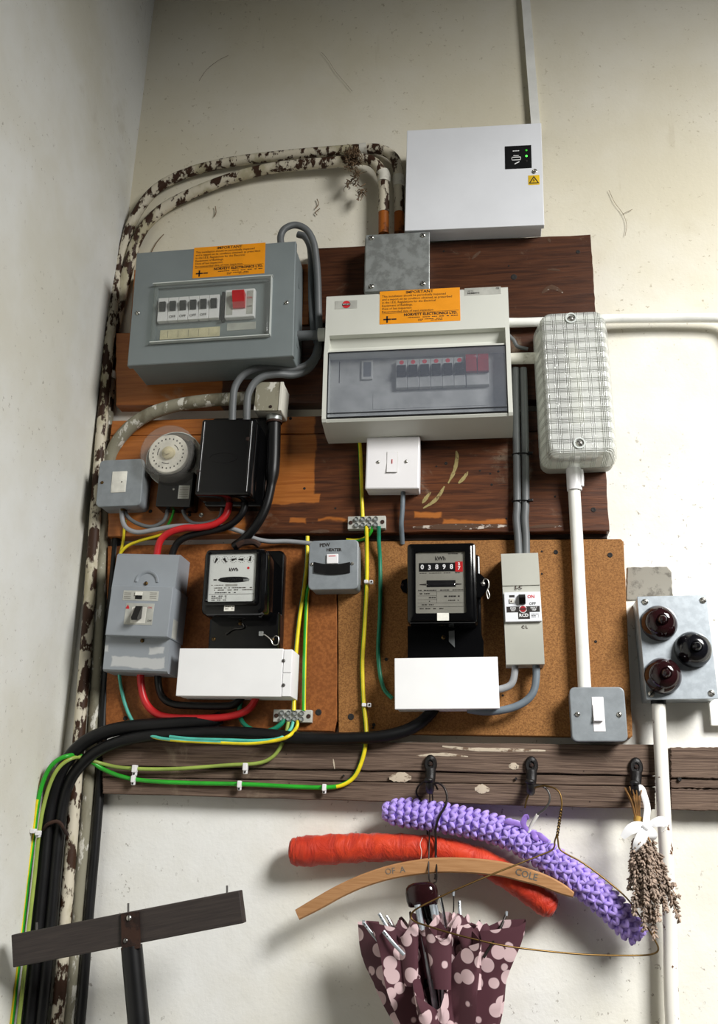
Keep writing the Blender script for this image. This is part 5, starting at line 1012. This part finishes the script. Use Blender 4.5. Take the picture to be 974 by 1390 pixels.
sp = [((855, 1206, .085), 1), ((861, 1240, .09), 1), ((874, 1262, .088), 1), ((876, 1225, .096), 1), ((888, 1272, .086), 1), ((893, 1248, .092), 1), ((884, 1200, .098), 1), ((866, 1190, .09), 1), ((890, 1215, .094), 1), ((903, 1235, .085), 1), ((922, 1249, .082), 1), ((912, 1225, .08), 1), ((880, 1250, .078), 1), ((868, 1225, .078), 1), ((900, 1190, .08), 1), ((860, 1175, .082), 1)]
for i, ((x, y, d), _) in enumerate(sp):
    x0_, y0_ = 870 + (x - 880) * .07, 1120; xm, ym = (x0_ * .45 + x * .55) + (x - 882) * .06, y0_ * .45 + y * .55
    path = [(x0_, y0_, .072), ((x0_ + xm) / 2, (y0_ + ym) / 2, (d + .072) / 2 + .004), (xm, ym, d), (x, y, d - .003)]
    wt(lv, 'stem', 'stem', path, .0008, 5, 4)
    wpart(spike(path, .50 if y > 1215 else .42, 1, .0096, i).done('flower_spike', 'lav', ang=80), lv)
wt(lv, 'stem', 'stem', [(884, 1150, .08), (895, 1175, .08), (906, 1197, .08), (915, 1212, .08), (918, 1217, .08)], .0006, 5, 3)
for x, y in ((911.5, 1201), (919, 1217)):
    b = B(); c = P(x, y, .08)
    for k in range(26):
        a, e = random.uniform(0, 6.28), random.uniform(-.9, .9); v = Vector((math.cos(a) * math.cos(e), math.sin(a) * math.cos(e), math.sin(e) * .7)); s1 = v.cross(Vector((.3, .2, 1))).normalized(); blob(b, c + v * .0045, v, s1, v.cross(s1), .003, .0013, .0013)
    wpart(b.done('flower_head', 'lav', ang=80), lv)
rb_ = lambda pts, w: wt(lv, 'ribbon', 'ribbon', pts, lambda s: w * (.25 + .75 * math.sin(math.pi * (.08 + .84 * s))), 10, 6, flat=.14)
rb_([(877, 1123, .086), (867, 1122, .09), (855, 1126, .092), (844, 1137, .09)], .0085); rb_([(876, 1124, .088), (872, 1133, .096), (866, 1145, .096), (861, 1154, .092)], .0085)
rb_([(877, 1122, .086), (888, 1117, .09), (898, 1115, .088), (903, 1120, .082), (898, 1129, .078)], .0075); rb_([(878, 1123, .088), (882, 1128, .094), (886, 1135, .094), (886, 1140, .09)], .0075)
wt(lv, 'ribbon', 'ribbon', [(876, 1122, .084), (877, 1110, .08), (878, 1096, .078), (874, 1080, .078), (870, 1070, .074), (864, 1068, .068), (862, 1078, .07)], .0048, 8, 6, flat=.25)
wt(lv, 'knot', 'ribbon', [(874, 1121, .088), (877, 1123, .09), (880, 1125, .088)], .0055, 10, 4)

# ------------------------------------------------------------------ folded umbrella
um = empty('umbrella', 'folded compact umbrella, mauve with pale spots, hanging from its brown handle', 'umbrella', P(585, 1240, .085))
b = B(); hc = [P(552, 1215, .085), P(594, 1209, .085)]; rg = []
hb, ht = P(574, 1230, .085), P(570.5, 1197.5, .085); axv = (ht - hb).normalized(); xv = Vector((axv.z, 0, -axv.x)).normalized()
for f, w in ((0, .80), (.04, .90), (.25, .98), (.6, 1.0), (.8, .94), (.92, .78), (1.0, .45)):
    c = hb.lerp(ht, f); rg.append([c + xv * (.0245 * w * math.copysign(abs(math.cos(a)) ** .75, math.cos(a))) + Vector((0, 1, 0)) * (.016 * w * math.copysign(abs(math.sin(a)) ** .75, math.sin(a))) for a in [2 * math.pi * k / 24 for k in range(24)]])
b.loft(rg); wpart(b.done('handle', 'brownknob', ang=60), um)
for ox, dd, m, r in ((-9, .104, 'galv2', .0046), (11, .104, 'galv2', .0042), (3, .083, 'chrome', .0045), (16, .095, 'galv2', .0026)):
    wt(um, 'shaft_rod', m, [(575 + ox, 1228, dd), (581 + ox, 1260, dd), (588 + ox, 1300, dd - .002), (600 + ox * .4, 1400, dd - .008)], r, 10, 4)
wt(um, 'collar', 'black', [(578, 1229, .086), (580.5, 1240, .086), (582, 1246, .086)], lambda s: .0105 - .002 * s, 14, 4); wt(um, 'runner', 'black', [(583, 1246, .09), (585, 1256, .09), (586, 1263, .09)], .0085, 12, 4)
wt(um, 'wrist_strap', 'darkwire', [(584, 1200, .085), (581.5, 1185, .07), (582.5, 1130, .05), (583, 1085, .05), (583, 1068, .054)], .0012, 6); wt(um, 'wrist_strap', 'darkwire', [(588, 1199, .085), (592.5, 1190, .07), (590, 1130, .05), (587, 1085, .05), (585, 1068, .054)], .0012, 6)
b = B(); NB = 96; rg = []; rnd = random.Random(7); RB = 8; amp = [rnd.uniform(.85, 1.12) for _ in range(RB)]; val = [rnd.uniform(.30, .62) for _ in range(RB)]; hgt = [rnd.uniform(-.012, .012) for _ in range(RB)]
c0 = P(595, 1256, .088); c1_ = P(612, 1480, .07); th0 = .22
def canopy(th, s):
    q = ((th - th0) / (2 * math.pi) * RB) % RB; k = int(q); f = q - k; w = .5 - .5 * math.cos(2 * math.pi * f); A_ = amp[k] * (1 - f) + amp[(k + 1) % RB] * f
    rr = A_ * (1 - w) + val[k] * w; rr += (.12 * math.sin(f * 4 * math.pi + k) + .07 * math.sin(f * 6 * math.pi + 2 * k + 9 * s)) * (1 - s * .7)
    h = (hgt[k] * (1 - f) + hgt[(k + 1) % RB] * f) - .020 * w + .010 * math.sin(3 * th) + .008 * math.sin(11 * th)
    c = c0.lerp(c1_, s); sc = (1 - s) ** .6 * .95 + .12 * s
    return Vector((c.x + math.cos(th) * rr * .132 * sc, c.y - math.sin(th) * rr * .068 * sc, c.z + (h - max(0, math.sin(th)) ** 2 * .085 * math.exp(-((math.cos(th) + .14) / .55) ** 2)) * (1 - s)))
for i in range(15):
    s_ = i / 14; rg.append([canopy(2 * math.pi * k / NB, s_) for k in range(NB)])
b.loft(rg, False, False)
for k in range(RB):      # loose gathered folds of cloth standing between the ribs
    for j in range(2):
        th = th0 + 2 * math.pi * (k + .3 + .4 * j) / RB; rg2 = []
        for i in range(7):
            s_ = .02 + i / 6 * .35; base = canopy(th, s_); cc = c0.lerp(c1_, s_); out = Vector((math.cos(th), -math.sin(th) * .6, 0)); side = Vector((-math.sin(th), -math.cos(th) * .6, 0)); w_ = .020 * (1 - .4 * i / 6)
            rg2.append([cc + out * (.034 + .03 * j) + side * (w_ * math.cos(a)) + out * (w_ * .62 * math.sin(a)) + Vector((0, 0, (.012 * math.sin(2 * a + k) if i == 0 else 0) + .010 * (1 - j))) for a in [2 * math.pi * m / 14 for m in range(14)]])
        b.loft(rg2, False, False)
wpart(b.done('canopy', 'fabric', ang=50), um)
for pts, r, m in (([(514, 1240, .105), (530, 1266, .105), (556, 1305, .095)], .0024, 'galv2'), ([(524, 1243, .1), (538, 1268, .1), (552, 1300, .09)], .0018, 'chrome'), ([(520, 1264, .125), (534, 1281, .125), (548, 1296, .12)], .0026, 'galv2'), ([(623, 1223, .07), (624, 1240, .075), (628, 1264, .08)], .0024, 'galv2'), ([(615, 1213, .06), (615.5, 1230, .062), (614, 1250, .066)], .001, 'darkwire'), ([(597, 1215, .1), (602, 1240, .1), (608, 1272, .098)], .0022, 'chrome'), ([(687, 1240, .09), (676, 1266, .1), (656, 1300, .105)], .0019, 'darkwire'), ([(493, 1252, .1), (505, 1268, .104), (522, 1288, .1)], .0021, 'galv2')):
    rib = wt(um, 'rib', m, pts, r, 8, 5, flat=.5)
    if r > .002 and m == 'galv2':
        for f in (.06, .12, .2):
            q = cat3([P(*p) for p in pts], 10); p = q[int(f * (len(q) - 1))]; b = B(); b.lathe(p.x, p.z, [(.0009, -p.y), (.0009, -p.y + .0026)], 8); o = wpart(b.done('rivet', 'dark'), um)
for x, y, d in ((493, 1252, .1), (687, 1240, .09), (615, 1213, .06)): wt(um, 'rib_tip', 'galv2', [(x, y + 3, d), (x, y, d), (x + .5, y - 3, d)], .002, 8, 3)

# ------------------------------------------------------------------ crossbar on a pole
t = Thing('pole_crossbar', 'dark wooden crossbar with upright pins on a black pole', 'pole', [(14, 1267), (326, 1211), (329, 1251), (18, 1316)], .16, .142)
t.rb('crossbar', 'barwood', (t.x0, t.x1, t.z0, t.z1), .142, .16, .0015, .0015)
v = lambda x, y, d: t.v(x, y, d)
br = t.B().poly([t.q(x, y, .164) for x, y in ((165, 1290), (190, 1287), (188, 1237), (164.5, 1240))], .160, .1645).done('bracket', 'bracket', t)
screw(t, 175, 1246, .1645, .0042, 'steel'); screw(t, 170.5, 1277, .1645, .0036, 'zinc')
pa = v(178.5, 1284, .152); pz = -(t.c.z - .02) / math.cos(t.a) - abs(pa.x * math.tan(t.a))
t.B().tube([pa, Vector((pa.x, pa.y, (pa.z + pz) / 2)), Vector((pa.x, pa.y, pz))], .0155, 16, 2).done('pole', 'matblack', t, ang=60)
for x, y in ((174, 1236), (308, 1212), (50, 1262)): t.B().tube([v(x, y + 4, .151), v(x, y - 4, .151), v(x, y - 10, .151)], .0016, 6, 2).done('pin', 'zinc', t)

# ------------------------------------------------------------------ cobwebs and dust
def web(label, strands, r=.0006):
    e = empty('cobweb', label, 'cobweb', P(*strands[0][0], .004), 'cobwebs on the wall'); b = B()
    for s_ in strands: b.tube([P(x, y, .004 if len(s_) > 2 else .006) for x, y in s_], r, 5, 4)
    wpart(b.done('strands', 'tuft'), e); return e
rnd = random.Random(3); b = B()
for (cx, cy, d, sx, sy, n) in ((480, 216, .045, 9, 14, 60), (477, 205, .045, 7, 5, 30), (489, 262, .03, 4, 5, 22), (484, 240, .035, 4, 12, 26), (473, 246, .03, 4, 3, 12)):
    for _ in range(n):
        x, y = cx + rnd.uniform(-sx, sx), cy + rnd.uniform(-sy, sy); pts = [P(x, y, d + rnd.uniform(-.01, .01))]
        for _k in range(3): x += rnd.uniform(-4, 4); y += rnd.uniform(-3, 5); pts.append(P(x, y, d + rnd.uniform(-.012, .012)))
        b.tube(pts, rnd.uniform(.0003, .0011), 4, 3)
o = b.done('cobweb_tuft', 'tuft'); o['kind'] = 'stuff'; tag(o, 'brown dusty cobweb tuft hanging from the arching conduits', 'cobweb')
web('long cobweb strand on bare wall beyond the white steel cabinet', [((826, 258), (834, 275), (845, 290), (850, 305), (848, 320)), ((845, 290), (852, 287), (858, 284))], .0004)
web('cobweb strands in the corner beside the arching conduit', [((146, 285), (158, 300), (168, 312), (176, 316)), ((150, 295), (160, 306), (170, 313)), ((155, 285), (162, 302), (172, 315))], .0005)
web('branching cobweb line high on the back wall', [((447, 84), (455, 97), (468, 112), (478, 124)), ((447, 84), (441, 76), (436, 71)), ((270, 110), (280, 95), (296, 82), (310, 75))], .0003)
web('cobweb crumbs above the grey fuse box', [((292, 280), (293, 288), (291, 294)), ((428, 283), (432, 277), (430, 270)), ((434, 283), (428, 288), (430, 292)), ((204, 345), (212, 330), (222, 318))], .0009)
web('brown cobweb scraps on the side wall', [((87, 280), (88, 290), (87, 299)), ((181, 20), (182, 36), (180, 52))], .0012)
